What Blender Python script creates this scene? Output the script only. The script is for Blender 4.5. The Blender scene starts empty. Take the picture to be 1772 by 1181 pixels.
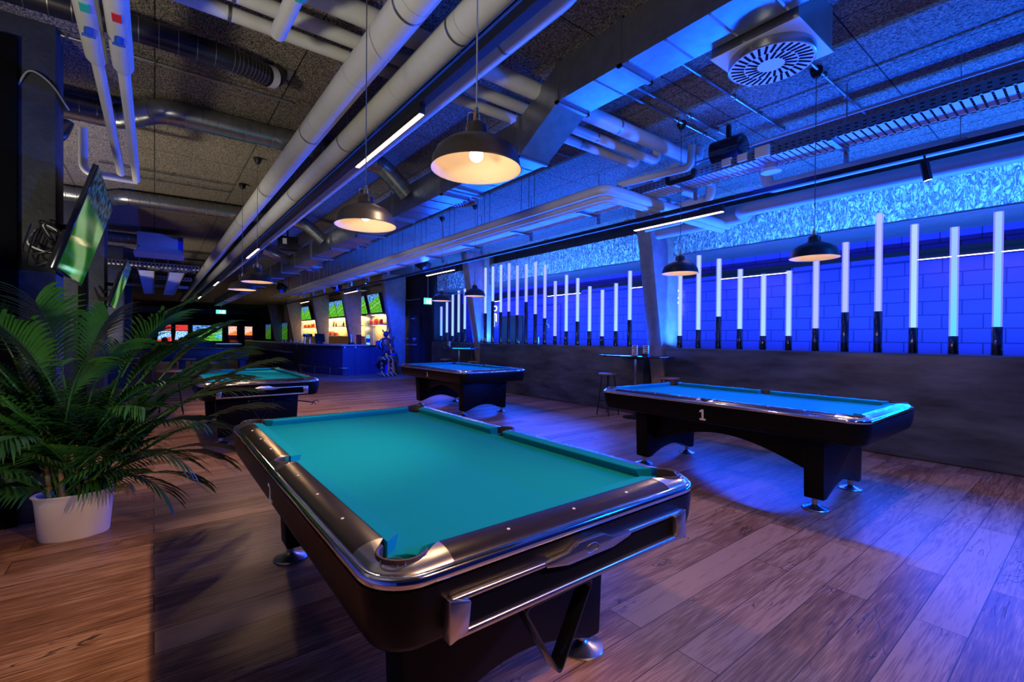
import bpy, bmesh, math, random
from mathutils import Vector, Matrix
random.seed(7)
PI = math.pi
SC = bpy.context.scene
COL = SC.collection

# ------------------------------------------------------------------ camera
H = 1.43
cam_d = bpy.data.cameras.new('camera'); cam = bpy.data.objects.new('camera', cam_d); COL.objects.link(cam)
F_, CX_, CY_ = 800.0, 886.0, 590.5
vY = Vector((267-CX_, CY_-580, -F_)).normalized()
vX = Vector((1920-CX_, CY_-592, -F_)); vX = (vX - vY*vX.dot(vY)).normalized()
vZ = vX.cross(vY)
cam.matrix_world = Matrix.Translation((0, 0, H)) @ Matrix((vX, vY, vZ)).to_4x4()
cam_d.sensor_width = 36; cam_d.lens = F_/1772*36; cam_d.clip_start = .02; cam_d.clip_end = 200
SC.camera = cam
# ------------------------------------------------------------------ world, exposure
w = bpy.data.worlds.new('world'); SC.world = w; w.use_nodes = True
w.node_tree.nodes['Background'].inputs[0].default_value = (.35, .42, .8, 1)
w.node_tree.nodes['Background'].inputs[1].default_value = .005
SC.view_settings.view_transform = 'Standard'; SC.view_settings.look = 'None'
SC.view_settings.exposure = 0.0; SC.view_settings.gamma = 1; SC.view_settings.use_curve_mapping = False
SC.cycles.max_bounces = 7; SC.cycles.diffuse_bounces = 4; SC.cycles.glossy_bounces = 3
SC.cycles.sample_clamp_indirect = 4

# ------------------------------------------------------------------ lights
BLUE = (.004, .035, 1.0)
def area(name, loc, d, sx, sy, watts, color, up=None):
    l = bpy.data.lights.new(name, 'AREA'); l.shape = 'RECTANGLE'; l.size = sx; l.size_y = sy
    l.energy = watts; l.color = color
    o = bpy.data.objects.new(name, l); COL.objects.link(o); o.location = loc
    z = -Vector(d).normalized(); x = Vector((0, 1, 0)); x = (x - z*x.dot(z)).normalized(); y = z.cross(x)
    o.matrix_world = Matrix.Translation(loc) @ Matrix((x, y, z)).transposed().to_4x4()
    return o
def point(name, loc, watts, color, r=.05):
    l = bpy.data.lights.new(name, 'POINT'); l.energy = watts; l.color = color; l.shadow_soft_size = r
    o = bpy.data.objects.new(name, l); COL.objects.link(o); o.location = loc; return o
def spot(name, loc, tgt, watts, color, ang, r=.06, blend=.4):
    l = bpy.data.lights.new(name, 'SPOT'); l.energy = watts; l.color = color; l.shadow_soft_size = r
    l.spot_size = math.radians(ang); l.spot_blend = blend
    o = bpy.data.objects.new(name, l); COL.objects.link(o); o.location = loc
    o.rotation_euler = (Vector(tgt)-Vector(loc)).to_track_quat('-Z', 'Y').to_euler(); return o
BAYS = [(-2.2, 4.80), (5.35, 10.80), (11.25, 13.60)]
for a, b in BAYS:
    L = b-a-.1
    area('ledge_strip_light', (7.245, (a+b)/2, 1.295), (-.9, 0, .75), L, .03, 100*L, (0, .066, 1))      # washes hall and ceiling
    area('beam_strip_light', (7.46, (a+b)/2, 1.30), (.16, 0, 1), L, .03, 75*L, (.03, .19, 1.0))      # grazes the beam
    area('wall_strip_light', (7.62, (a+b)/2, 1.20), (1, 0, .35), L, .05, 7*L, BLUE)           # washes the block wall
spot('flood_light', (5.0, 2.3, 3.40), (3.6, 1.8, 0), 220, (.004, .035, 1), 120, .08)
spot('flood_light', (5.2, 13.6, 3.10), (5.9, 17.6, .3), 1600, (.0, .04, 1), 80, .08)  # added flood without a fixture, brightens the bar front in blue
spot('flood_light', (5.2, 10.2, 3.10), (3.4, 8.0, 0), 330, (.004, .035, 1), 120, .08)
spot('flood_light', (4.6, -1.2, 3.2), (1.6, 2.3, 0), 650, (.0, .13, 1), 120, .08)  # added flood out of view, brightens the near table cloth
spot('added_left_fill', (-2.4, .6, 1.0), (-.35, 3.6, 3.8), 440, (1.0, .92, .68), 104, .25, .6)  # unseen fill spots added to brighten the left ceiling and pipes
spot('added_left_fill', (-2.3, 7.4, 1.0), (-.5, 9.0, 3.8), 340, (1.0, .91, .68), 108, .25, .6)
spot('added_left_fill', (-1.7, 14.6, 1.0), (-.3, 16.5, 3.8), 220, (1.0, .88, .68), 110, .25, .6)
WARM = (1.0, .60, .30)
spot('track_spot_light', (5.09, .95, 2.80), (5.2, .4, 0), 45, (1, .68, .42), 70, .03)
spot('track_spot_light', (1.58, 2.15, 3.05), (.0, 3.0, 0), 210, (1, .66, .42), 56, .03, 1.0)
spot('track_spot_light', (.2, 7.2, 3.1), (.1, 7.4, 0), 150, (1, .62, .40), 75, .03)
spot('track_spot_light', (1.58, 9.6, 3.05), (2.8, 10.5, 0), 260, (1, .62, .40), 95, .03)
spot('track_spot_light', (1.58, -.6, 3.05), (-.9, 1.4, 0), 300, (1, .54, .30), 80, .03)
spot('track_spot_light', (1.58, -1.0, 3.05), (3.3, .6, 0), 140, (1, .66, .42), 80, .03)

# ------------------------------------------------------------------ materials
def N(nt, t, **kw):
    n = nt.nodes.new(t)
    for k, v in kw.items(): setattr(n, k, v)
    return n
def mat(name, col, rough=.5, metal=0, spec=.5, noise=None, bump=0, bscale=40, coat=0, emit=None, estr=0, stretch=(1, 1, 1), col2=None, aniso=0):
    m = bpy.data.materials.new(name); m.use_nodes = True; nt = m.node_tree
    b = nt.nodes['Principled BSDF']
    b.inputs['Base Color'].default_value = (*col, 1); b.inputs['Roughness'].default_value = rough
    b.inputs['Metallic'].default_value = metal; b.inputs['Specular IOR Level'].default_value = spec
    b.inputs['Coat Weight'].default_value = coat; b.inputs['Coat Roughness'].default_value = .1
    if aniso: b.inputs['Anisotropic'].default_value = aniso
    if emit: b.inputs['Emission Color'].default_value = (*emit, 1); b.inputs['Emission Strength'].default_value = estr
    tc = N(nt, 'ShaderNodeTexCoord'); mp = N(nt, 'ShaderNodeMapping'); mp.inputs['Scale'].default_value = stretch
    nt.links.new(tc.outputs['Object'], mp.inputs[0])
    if noise:
        n = N(nt, 'ShaderNodeTexNoise'); n.inputs['Scale'].default_value = noise; n.inputs['Detail'].default_value = 6; n.inputs['Roughness'].default_value = .6
        nt.links.new(mp.outputs[0], n.inputs['Vector'])
        r = N(nt, 'ShaderNodeValToRGB'); r.color_ramp.elements[0].position = .3; r.color_ramp.elements[1].position = .72
        c2 = col2 or tuple(c*.55 for c in col)
        r.color_ramp.elements[0].color = (*c2, 1); r.color_ramp.elements[1].color = (*col, 1)
        nt.links.new(n.outputs[0], r.inputs[0]); nt.links.new(r.outputs[0], b.inputs['Base Color'])
    if bump:
        n2 = N(nt, 'ShaderNodeTexNoise'); n2.inputs['Scale'].default_value = bscale; n2.inputs['Detail'].default_value = 5
        nt.links.new(mp.outputs[0], n2.inputs['Vector'])
        bu = N(nt, 'ShaderNodeBump'); bu.inputs['Strength'].default_value = bump; bu.inputs['Distance'].default_value = .02
        nt.links.new(n2.outputs[0], bu.inputs['Height']); nt.links.new(bu.outputs[0], b.inputs['Normal'])
    return m
def emis(name, col, s):
    m = bpy.data.materials.new(name); m.use_nodes = True; nt = m.node_tree; nt.nodes.clear()
    e = N(nt, 'ShaderNodeEmission'); e.inputs[0].default_value = (*col, 1); e.inputs[1].default_value = s
    o = N(nt, 'ShaderNodeOutputMaterial'); nt.links.new(e.outputs[0], o.inputs[0]); return m

M = {}
M['black'] = mat('black_laminate', (.0025, .0025, .003), .38, spec=.16)
M['blacksat'] = mat('black_powder_metal', (.012, .012, .013), .45, metal=.3)
M['blackgloss'] = mat('black_gloss', (.006, .007, .009), .12, spec=.8)
M['void'] = mat('dark_lining', (.002, .002, .002), .9, spec=.1)
M['liner'] = mat('pocket_leather', (.045, .03, .024), .55, noise=60, bump=.1, bscale=200)
M['chrome'] = mat('chrome', (.82, .82, .84), .09, metal=1)
M['satin'] = mat('satin_metal', (.62, .60, .58), .26, metal=1, aniso=.4)
M['cloth'] = mat('billiard_cloth', (.0, .26, .33), .95, spec=.08, noise=260, col2=(.0, .22, .285))
M['railwood'] = mat('dark_rail_laminate', (.020, .015, .014), .27, spec=.55, noise=5, col2=(.011, .008, .008), stretch=(6, 6, 6))
M['sight'] = mat('white_inlay', (.8, .8, .78), .3)
M['numwhite'] = mat('white_vinyl', (.75, .75, .75), .5)
M['whitepipe'] = mat('white_pipe_wrap', (.62, .62, .58), .38, spec=.5, noise=2.5, col2=(.52, .52, .48))
M['greypipe'] = mat('grey_pipe', (.42, .43, .44), .4, noise=4, col2=(.34, .35, .36))
M['galv'] = mat('galvanised_sheet', (.42, .44, .45), .30, metal=.92, noise=9, col2=(.30, .32, .33), bump=.03, bscale=6)
M['galvdark'] = mat('galvanised_seam', (.30, .31, .32), .35, metal=.9)
M['whitesheet'] = mat('white_sheet_metal', (.7, .7, .72), .4)
M['concrete'] = mat('concrete_column', (.36, .35, .33), .75, noise=6, col2=(.24, .235, .22), bump=.25, bscale=30)
M['coldark'] = mat('dark_painted_concrete', (.045, .048, .05), .6, noise=3, col2=(.018, .02, .022), bump=.25, bscale=25)
M['plaster'] = mat('anthracite_plaster', (.105, .135, .15), .45, noise=3.2, col2=(.018, .024, .028), stretch=(1, .4, 1.7), bump=.12, bscale=12)
M['shade'] = mat('black_lamp_enamel', (.025, .022, .02), .38, spec=.5)
M['shadein'] = mat('cream_lamp_enamel', (.80, .66, .46), .6)
M['brass'] = mat('brass', (.75, .48, .20), .28, metal=1)
M['copper'] = mat('copper_wire', (.80, .45, .30), .3, metal=1)
M['cord'] = mat('grey_cord', (.22, .23, .25), .6)
M['bulb'] = emis('bulb_glow', (1, .80, .58), 9)
M['warmstrip'] = emis('warm_strip_glow', (1, .60, .40), 9)
M['woodseat'] = mat('oak_seat', (.36, .20, .11), .45, noise=8, col2=(.24, .12, .06), stretch=(1, 6, 1))
M['pot'] = mat('white_enamel_pot', (.78, .78, .80), .32, noise=5, col2=(.74, .74, .76))
M['soil'] = mat('soil', (.10, .055, .035), .95, noise=50, bump=.6, bscale=60)
M['leaf'] = mat('palm_leaf', (.034, .145, .022), .42, noise=3, col2=(.010, .055, .010))
M['leaf2'] = mat('palm_leaf_light', (.11, .19, .03), .42, noise=3, col2=(.03, .10, .02))
M['stem'] = mat('palm_stem', (.30, .26, .08), .5, noise=12, col2=(.12, .10, .03))
M['sheath'] = mat('palm_sheath', (.34, .22, .14), .6, noise=14, col2=(.14, .08, .05), stretch=(3, 3, .4))
M['barfront'] = mat('blue_lit_bar_front', (.05, .075, .17), .5, noise=7, col2=(.028, .042, .10), stretch=(6, 6, .6))  # grey laminate with the blue light on it put into the colour
M['counter'] = mat('bar_worktop', (.40, .41, .43), .28, noise=12, col2=(.33, .34, .36))
M['barback'] = mat('maple_back_panel', (.72, .52, .22), .5, noise=3, col2=(.62, .43, .17), stretch=(1, 4, .3))
M['shelfwhite'] = mat('white_shelf', (.75, .72, .66), .4)
M['cream'] = mat('cream_wall', (.55, .50, .44), .7, noise=3, col2=(.48, .43, .37))
M['whitewall'] = mat('white_plaster', (.55, .56, .60), .7, noise=2, col2=(.48, .49, .52))
M['darkwall'] = mat('navy_wall', (.012, .014, .026), .7, noise=2, col2=(.008, .009, .018))
M['darkdoor'] = mat('dark_door', (.022, .018, .022), .5)
M['bluemetal'] = mat('dark_blue_cabinet', (.020, .028, .055), .4)
M['bottle'] = mat('brown_glass', (.08, .02, .01), .1, spec=.8)
M['glassw'] = mat('clear_glassware', (.7, .72, .74), .1, spec=.8)
M['red'] = mat('red_pack', (.55, .02, .02), .4)
M['yellow'] = mat('yellow_pack', (.75, .45, .03), .4)
M['orange'] = mat('orange_armour', (.55, .12, .03), .4)
M['bluep'] = mat('blue_plastic', (.02, .06, .5), .35)
M['navyp'] = mat('navy_armour', (.02, .03, .07), .25)
M['whitep'] = mat('white_plastic', (.72, .72, .74), .4)
M['exit'] = emis('exit_sign_glow', (.10, .85, .60), 1.6)
M['exitw'] = emis('exit_sign_white', (.8, 1, .95), 2.4)
M['neon'] = emis('neon_white', (.55, .85, 1), 5)
M['steelblack'] = mat('black_corrugated_duct', (.014, .014, .016), .3, spec=.6)
M['redtag'] = mat('red_pipe_tag', (.6, .02, .02), .5)
M['bluetag'] = mat('blue_valve', (.01, .06, .35), .4)
M['greentag'] = mat('green_pipe_tag', (.02, .4, .25), .5)

def floor_mat():
    m = bpy.data.materials.new('oak_planks'); m.use_nodes = True; nt = m.node_tree; b = nt.nodes['Principled BSDF']
    tc = N(nt, 'ShaderNodeTexCoord'); sep = N(nt, 'ShaderNodeMapping')
    nt.links.new(tc.outputs['Object'], sep.inputs[0])
    br = N(nt, 'ShaderNodeTexBrick'); br.offset = .37; br.offset_frequency = 2
    br.inputs['Scale'].default_value = 1; br.inputs['Brick Width'].default_value = 1.9; br.inputs['Row Height'].default_value = .2
    br.inputs['Mortar Size'].default_value = .0022; br.inputs['Mortar Smooth'].default_value = .2
    br.inputs['Color1'].default_value = (0, 0, 0, 1); br.inputs['Color2'].default_value = (1, 1, 1, 1); br.inputs['Mortar'].default_value = (.5, .5, .5, 1)
    nt.links.new(sep.outputs[0], br.inputs['Vector'])
    # per plank offset for the grain
    vm = N(nt, 'ShaderNodeVectorMath', operation='MULTIPLY_ADD'); vm.inputs[1].default_value = (13, 7, 3)
    nt.links.new(br.outputs['Color'], vm.inputs[0]); nt.links.new(tc.outputs['Object'], vm.inputs[2])
    mp = N(nt, 'ShaderNodeMapping'); mp.inputs['Scale'].default_value = (1.1, 9, 1); nt.links.new(vm.outputs[0], mp.inputs[0])
    n1 = N(nt, 'ShaderNodeTexNoise'); n1.inputs['Scale'].default_value = 1.1; n1.inputs['Detail'].default_value = 3; n1.inputs['Distortion'].default_value = .8
    nt.links.new(mp.outputs[0], n1.inputs['Vector'])
    mu = N(nt, 'ShaderNodeMath', operation='MULTIPLY'); mu.inputs[1].default_value = 22; nt.links.new(n1.outputs[0], mu.inputs[0])
    fr = N(nt, 'ShaderNodeMath', operation='SINE'); nt.links.new(mu.outputs[0], fr.inputs[0])
    mp2 = N(nt, 'ShaderNodeMapping'); mp2.inputs['Scale'].default_value = (3, 70, 1); nt.links.new(vm.outputs[0], mp2.inputs[0])
    n2 = N(nt, 'ShaderNodeTexNoise'); n2.inputs['Scale'].default_value = 2; n2.inputs['Detail'].default_value = 5; nt.links.new(mp2.outputs[0], n2.inputs['Vector'])
    # grain value
    a1 = N(nt, 'ShaderNodeMath', operation='MULTIPLY_ADD'); a1.inputs[1].default_value = .07; nt.links.new(fr.outputs[0], a1.inputs[0]); nt.links.new(n2.outputs[0], a1.inputs[2])
    a2 = N(nt, 'ShaderNodeMath', operation='MULTIPLY_ADD'); a2.inputs[1].default_value = .34; nt.links.new(br.outputs['Color'], a2.inputs[0]); nt.links.new(a1.outputs[0], a2.inputs[2])
    n4 = N(nt, 'ShaderNodeTexNoise'); n4.inputs['Scale'].default_value = .9; n4.inputs['Detail'].default_value = 3; nt.links.new(mp.outputs[0], n4.inputs['Vector'])
    a3 = N(nt, 'ShaderNodeMath', operation='MULTIPLY_ADD'); a3.inputs[1].default_value = .45; nt.links.new(n4.outputs[0], a3.inputs[0]); nt.links.new(a2.outputs[0], a3.inputs[2])
    r = N(nt, 'ShaderNodeValToRGB'); e = r.color_ramp.elements
    e[0].position = .45; e[0].color = (.060, .028, .014, 1); e[1].position = 1.1; e[1].color = (.40, .235, .135, 1)
    k = r.color_ramp.elements.new(.78); k.color = (.235, .112, .056, 1)
    nt.links.new(a3.outputs[0], r.inputs[0])
    # dark cracks and knots
    n3 = N(nt, 'ShaderNodeTexNoise'); n3.inputs['Scale'].default_value = 1.5; n3.inputs['Detail'].default_value = 4; n3.inputs['Distortion'].default_value = 1.2
    mp3 = N(nt, 'ShaderNodeMapping'); mp3.inputs['Scale'].default_value = (.8, 5, 1); nt.links.new(vm.outputs[0], mp3.inputs[0]); nt.links.new(mp3.outputs[0], n3.inputs['Vector'])
    ab = N(nt, 'ShaderNodeMath', operation='SUBTRACT'); ab.inputs[1].default_value = .5; nt.links.new(n3.outputs[0], ab.inputs[0])
    ab2 = N(nt, 'ShaderNodeMath', operation='ABSOLUTE'); nt.links.new(ab.outputs[0], ab2.inputs[0])
    ck = N(nt, 'ShaderNodeMapRange'); ck.inputs['From Min'].default_value = 0; ck.inputs['From Max'].default_value = .010; nt.links.new(ab2.outputs[0], ck.inputs[0])
    n5 = N(nt, 'ShaderNodeTexNoise'); n5.inputs['Scale'].default_value = 1.6; nt.links.new(vm.outputs[0], n5.inputs['Vector'])
    mr = N(nt, 'ShaderNodeMapRange'); mr.inputs['From Min'].default_value = .54; mr.inputs['From Max'].default_value = .60; nt.links.new(n5.outputs[0], mr.inputs[0])
    mr2 = N(nt, 'ShaderNodeMath', operation='SUBTRACT'); mr2.inputs[0].default_value = 1; nt.links.new(mr.outputs[0], mr2.inputs[1])
    mx = N(nt, 'ShaderNodeMath', operation='MAXIMUM'); nt.links.new(ck.outputs[0], mx.inputs[0]); nt.links.new(mr2.outputs[0], mx.inputs[1])
    mo = N(nt, 'ShaderNodeMath', operation='SUBTRACT'); mo.inputs[0].default_value = 1; nt.links.new(br.outputs['Fac'], mo.inputs[1])
    mm = N(nt, 'ShaderNodeMath', operation='MULTIPLY'); nt.links.new(mx.outputs[0], mm.inputs[0]); nt.links.new(mo.outputs[0], mm.inputs[1])
    fi = N(nt, 'ShaderNodeMix', data_type='RGBA'); fi.inputs[6].default_value = (.022, .010, .006, 1)
    nt.links.new(mm.outputs[0], fi.inputs[0]); nt.links.new(r.outputs[0], fi.inputs[7]); nt.links.new(fi.outputs[2], b.inputs['Base Color'])
    rr = N(nt, 'ShaderNodeMapRange'); rr.inputs['To Min'].default_value = .33; rr.inputs['To Max'].default_value = .52; nt.links.new(n2.outputs[0], rr.inputs[0]); nt.links.new(rr.outputs[0], b.inputs['Roughness'])
    bu = N(nt, 'ShaderNodeBump'); bu.inputs['Strength'].default_value = .35; bu.inputs['Distance'].default_value = .004
    hh = N(nt, 'ShaderNodeMath', operation='MULTIPLY_ADD'); hh.inputs[1].default_value = .25; nt.links.new(a1.outputs[0], hh.inputs[0]); nt.links.new(mm.outputs[0], hh.inputs[2])
    nt.links.new(hh.outputs[0], bu.inputs['Height']); nt.links.new(bu.outputs[0], b.inputs['Normal'])
    b.inputs['Specular IOR Level'].default_value = .4
    return m
M['floor'] = floor_mat()

def ceil_mat():
    m = bpy.data.materials.new('wood_wool_board'); m.use_nodes = True; nt = m.node_tree; b = nt.nodes['Principled BSDF']
    tc = N(nt, 'ShaderNodeTexCoord')
    br = N(nt, 'ShaderNodeTexBrick'); br.offset = 0; br.inputs['Scale'].default_value = 1; br.inputs['Brick Width'].default_value = 1.0; br.inputs['Row Height'].default_value = 1.25
    br.inputs['Mortar Size'].default_value = .006; nt.links.new(tc.outputs['Object'], br.inputs['Vector'])
    n = N(nt, 'ShaderNodeTexNoise'); n.inputs['Scale'].default_value = 55; n.inputs['Detail'].default_value = 4; n.inputs['Distortion'].default_value = 1.4
    mp = N(nt, 'ShaderNodeMapping'); mp.inputs['Scale'].default_value = (1.8, .8, 1); nt.links.new(tc.outputs['Object'], mp.inputs[0]); nt.links.new(mp.outputs[0], n.inputs['Vector'])
    r = N(nt, 'ShaderNodeValToRGB'); e = r.color_ramp.elements
    e[0].position = .40; e[0].color = (.030, .024, .016, 1); e[1].position = .68; e[1].color = (.50, .43, .32, 1)
    nt.links.new(n.outputs[0], r.inputs[0])
    fi = N(nt, 'ShaderNodeMix', data_type='RGBA'); fi.inputs[7].default_value = (.015, .012, .01, 1)
    nt.links.new(br.outputs['Fac'], fi.inputs[0]); nt.links.new(r.outputs[0], fi.inputs[6]); nt.links.new(fi.outputs[2], b.inputs['Base Color'])
    bu = N(nt, 'ShaderNodeBump'); bu.inputs['Strength'].default_value = .8; bu.inputs['Distance'].default_value = .01
    nt.links.new(n.outputs[0], bu.inputs['Height']); nt.links.new(bu.outputs[0], b.inputs['Normal']); b.inputs['Roughness'].default_value = .9
    return m
M['ceil'] = ceil_mat()

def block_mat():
    m = bpy.data.materials.new('blue_lit_block_wall'); m.use_nodes = True; nt = m.node_tree; b = nt.nodes['Principled BSDF']
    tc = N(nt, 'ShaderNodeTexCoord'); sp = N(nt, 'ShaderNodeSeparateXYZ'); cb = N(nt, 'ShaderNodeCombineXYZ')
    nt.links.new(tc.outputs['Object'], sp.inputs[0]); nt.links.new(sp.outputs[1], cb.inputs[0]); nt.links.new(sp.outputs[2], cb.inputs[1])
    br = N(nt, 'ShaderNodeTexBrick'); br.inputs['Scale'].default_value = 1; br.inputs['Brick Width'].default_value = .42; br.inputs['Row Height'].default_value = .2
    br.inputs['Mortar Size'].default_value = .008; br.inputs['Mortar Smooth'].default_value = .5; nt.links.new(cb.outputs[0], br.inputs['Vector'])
    br.inputs['Color1'].default_value = (.07, .05, .46, 1); br.inputs['Color2'].default_value = (.055, .042, .40, 1); br.inputs['Mortar'].default_value = (.015, .012, .12, 1)  # blue light put into the block colour; the wall itself is white
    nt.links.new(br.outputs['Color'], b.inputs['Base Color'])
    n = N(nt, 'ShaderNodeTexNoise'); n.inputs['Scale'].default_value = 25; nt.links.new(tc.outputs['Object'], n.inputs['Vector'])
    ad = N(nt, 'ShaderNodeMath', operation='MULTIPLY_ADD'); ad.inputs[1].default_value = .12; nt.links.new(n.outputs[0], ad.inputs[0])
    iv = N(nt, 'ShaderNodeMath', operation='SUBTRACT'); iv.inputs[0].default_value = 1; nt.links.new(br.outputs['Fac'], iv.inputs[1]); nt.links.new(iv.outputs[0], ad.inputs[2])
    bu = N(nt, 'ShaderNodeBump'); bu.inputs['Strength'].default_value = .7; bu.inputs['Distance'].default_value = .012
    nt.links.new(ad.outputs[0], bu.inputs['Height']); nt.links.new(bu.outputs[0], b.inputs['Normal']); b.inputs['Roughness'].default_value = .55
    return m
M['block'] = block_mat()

def beam_mat():
    m = bpy.data.materials.new('rough_cast_concrete'); m.use_nodes = True; nt = m.node_tree; b = nt.nodes['Principled BSDF']
    tc = N(nt, 'ShaderNodeTexCoord'); mp = N(nt, 'ShaderNodeMapping'); mp.inputs['Scale'].default_value = (1, 1.5, .6); nt.links.new(tc.outputs['Object'], mp.inputs[0])
    n = N(nt, 'ShaderNodeTexNoise'); n.inputs['Scale'].default_value = 13; n.inputs['Detail'].default_value = 10; n.inputs['Roughness'].default_value = .66; n.inputs['Distortion'].default_value = .7
    nt.links.new(mp.outputs[0], n.inputs['Vector'])
    ab = N(nt, 'ShaderNodeMath', operation='SUBTRACT'); ab.inputs[1].default_value = .5; nt.links.new(n.outputs[0], ab.inputs[0])
    ab2 = N(nt, 'ShaderNodeMath', operation='ABSOLUTE'); nt.links.new(ab.outputs[0], ab2.inputs[0])
    r = N(nt, 'ShaderNodeValToRGB'); e = r.color_ramp.elements; e[0].position = 0; e[0].color = (.05, .05, .055, 1); e[1].position = .09; e[1].color = (.75, .75, .74, 1)  # highlights and darks of the rough relief put into the colour
    nt.links.new(ab2.outputs[0], r.inputs[0]); nt.links.new(r.outputs[0], b.inputs['Base Color'])
    bu = N(nt, 'ShaderNodeBump'); bu.inputs['Strength'].default_value = 1.0; bu.inputs['Distance'].default_value = .16
    nt.links.new(n.outputs[0], bu.inputs['Height']); nt.links.new(bu.outputs[0], b.inputs['Normal'])
    b.inputs['Roughness'].default_value = .27; b.inputs['Metallic'].default_value = .55
    return m
M['beam'] = beam_mat()

def tube_mat(name, lo, hi, s0, s1):
    """glowing acrylic: colour runs from lo at the foot to hi at the top of the lamp"""
    m = bpy.data.materials.new(name); m.use_nodes = True; nt = m.node_tree; nt.nodes.clear()
    tc = N(nt, 'ShaderNodeTexCoord'); sp = N(nt, 'ShaderNodeSeparateXYZ'); nt.links.new(tc.outputs['Generated'], sp.inputs[0])
    r = N(nt, 'ShaderNodeValToRGB'); r.color_ramp.elements[0].position = .05; r.color_ramp.elements[1].position = .75
    r.color_ramp.elements[0].color = (*lo, 1); r.color_ramp.elements[1].color = (*hi, 1); nt.links.new(sp.outputs[2], r.inputs[0])
    e = N(nt, 'ShaderNodeEmission'); nt.links.new(r.outputs[0], e.inputs[0])
    mr = N(nt, 'ShaderNodeMapRange'); mr.inputs['To Min'].default_value = s0; mr.inputs['To Max'].default_value = s1; nt.links.new(sp.outputs[2], mr.inputs[0]); nt.links.new(mr.outputs[0], e.inputs[1])
    o = N(nt, 'ShaderNodeOutputMaterial'); nt.links.new(e.outputs[0], o.inputs[0]); return m
M['core_a'] = tube_mat('tube_core_cyan', (.0, .85, 1.8), (.30, .62, 5), 1.0, 1.0)
M['core_b'] = tube_mat('tube_core_pale', (.40, .95, 6), (.50, .78, 6.5), 1.0, 1.0)
M['core_c'] = tube_mat('tube_core_lilac', (.46, .58, 6), (.48, .56, 6.5), 1.0, 1.0)
def shell_mat():
    m = bpy.data.materials.new('frosted_acrylic'); m.use_nodes = True; nt = m.node_tree; nt.nodes.clear()
    t = N(nt, 'ShaderNodeBsdfTransparent'); tr = N(nt, 'ShaderNodeEmission'); tr.inputs[0].default_value = (.55, .58, 2.6, 1); tr.inputs[1].default_value = .8
    mx = N(nt, 'ShaderNodeMixShader'); mx.inputs[0].default_value = .3
    nt.links.new(t.outputs[0], mx.inputs[1]); nt.links.new(tr.outputs[0], mx.inputs[2])
    o = N(nt, 'ShaderNodeOutputMaterial'); nt.links.new(mx.outputs[0], o.inputs[0]); return m
M['shell'] = shell_mat()

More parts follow.
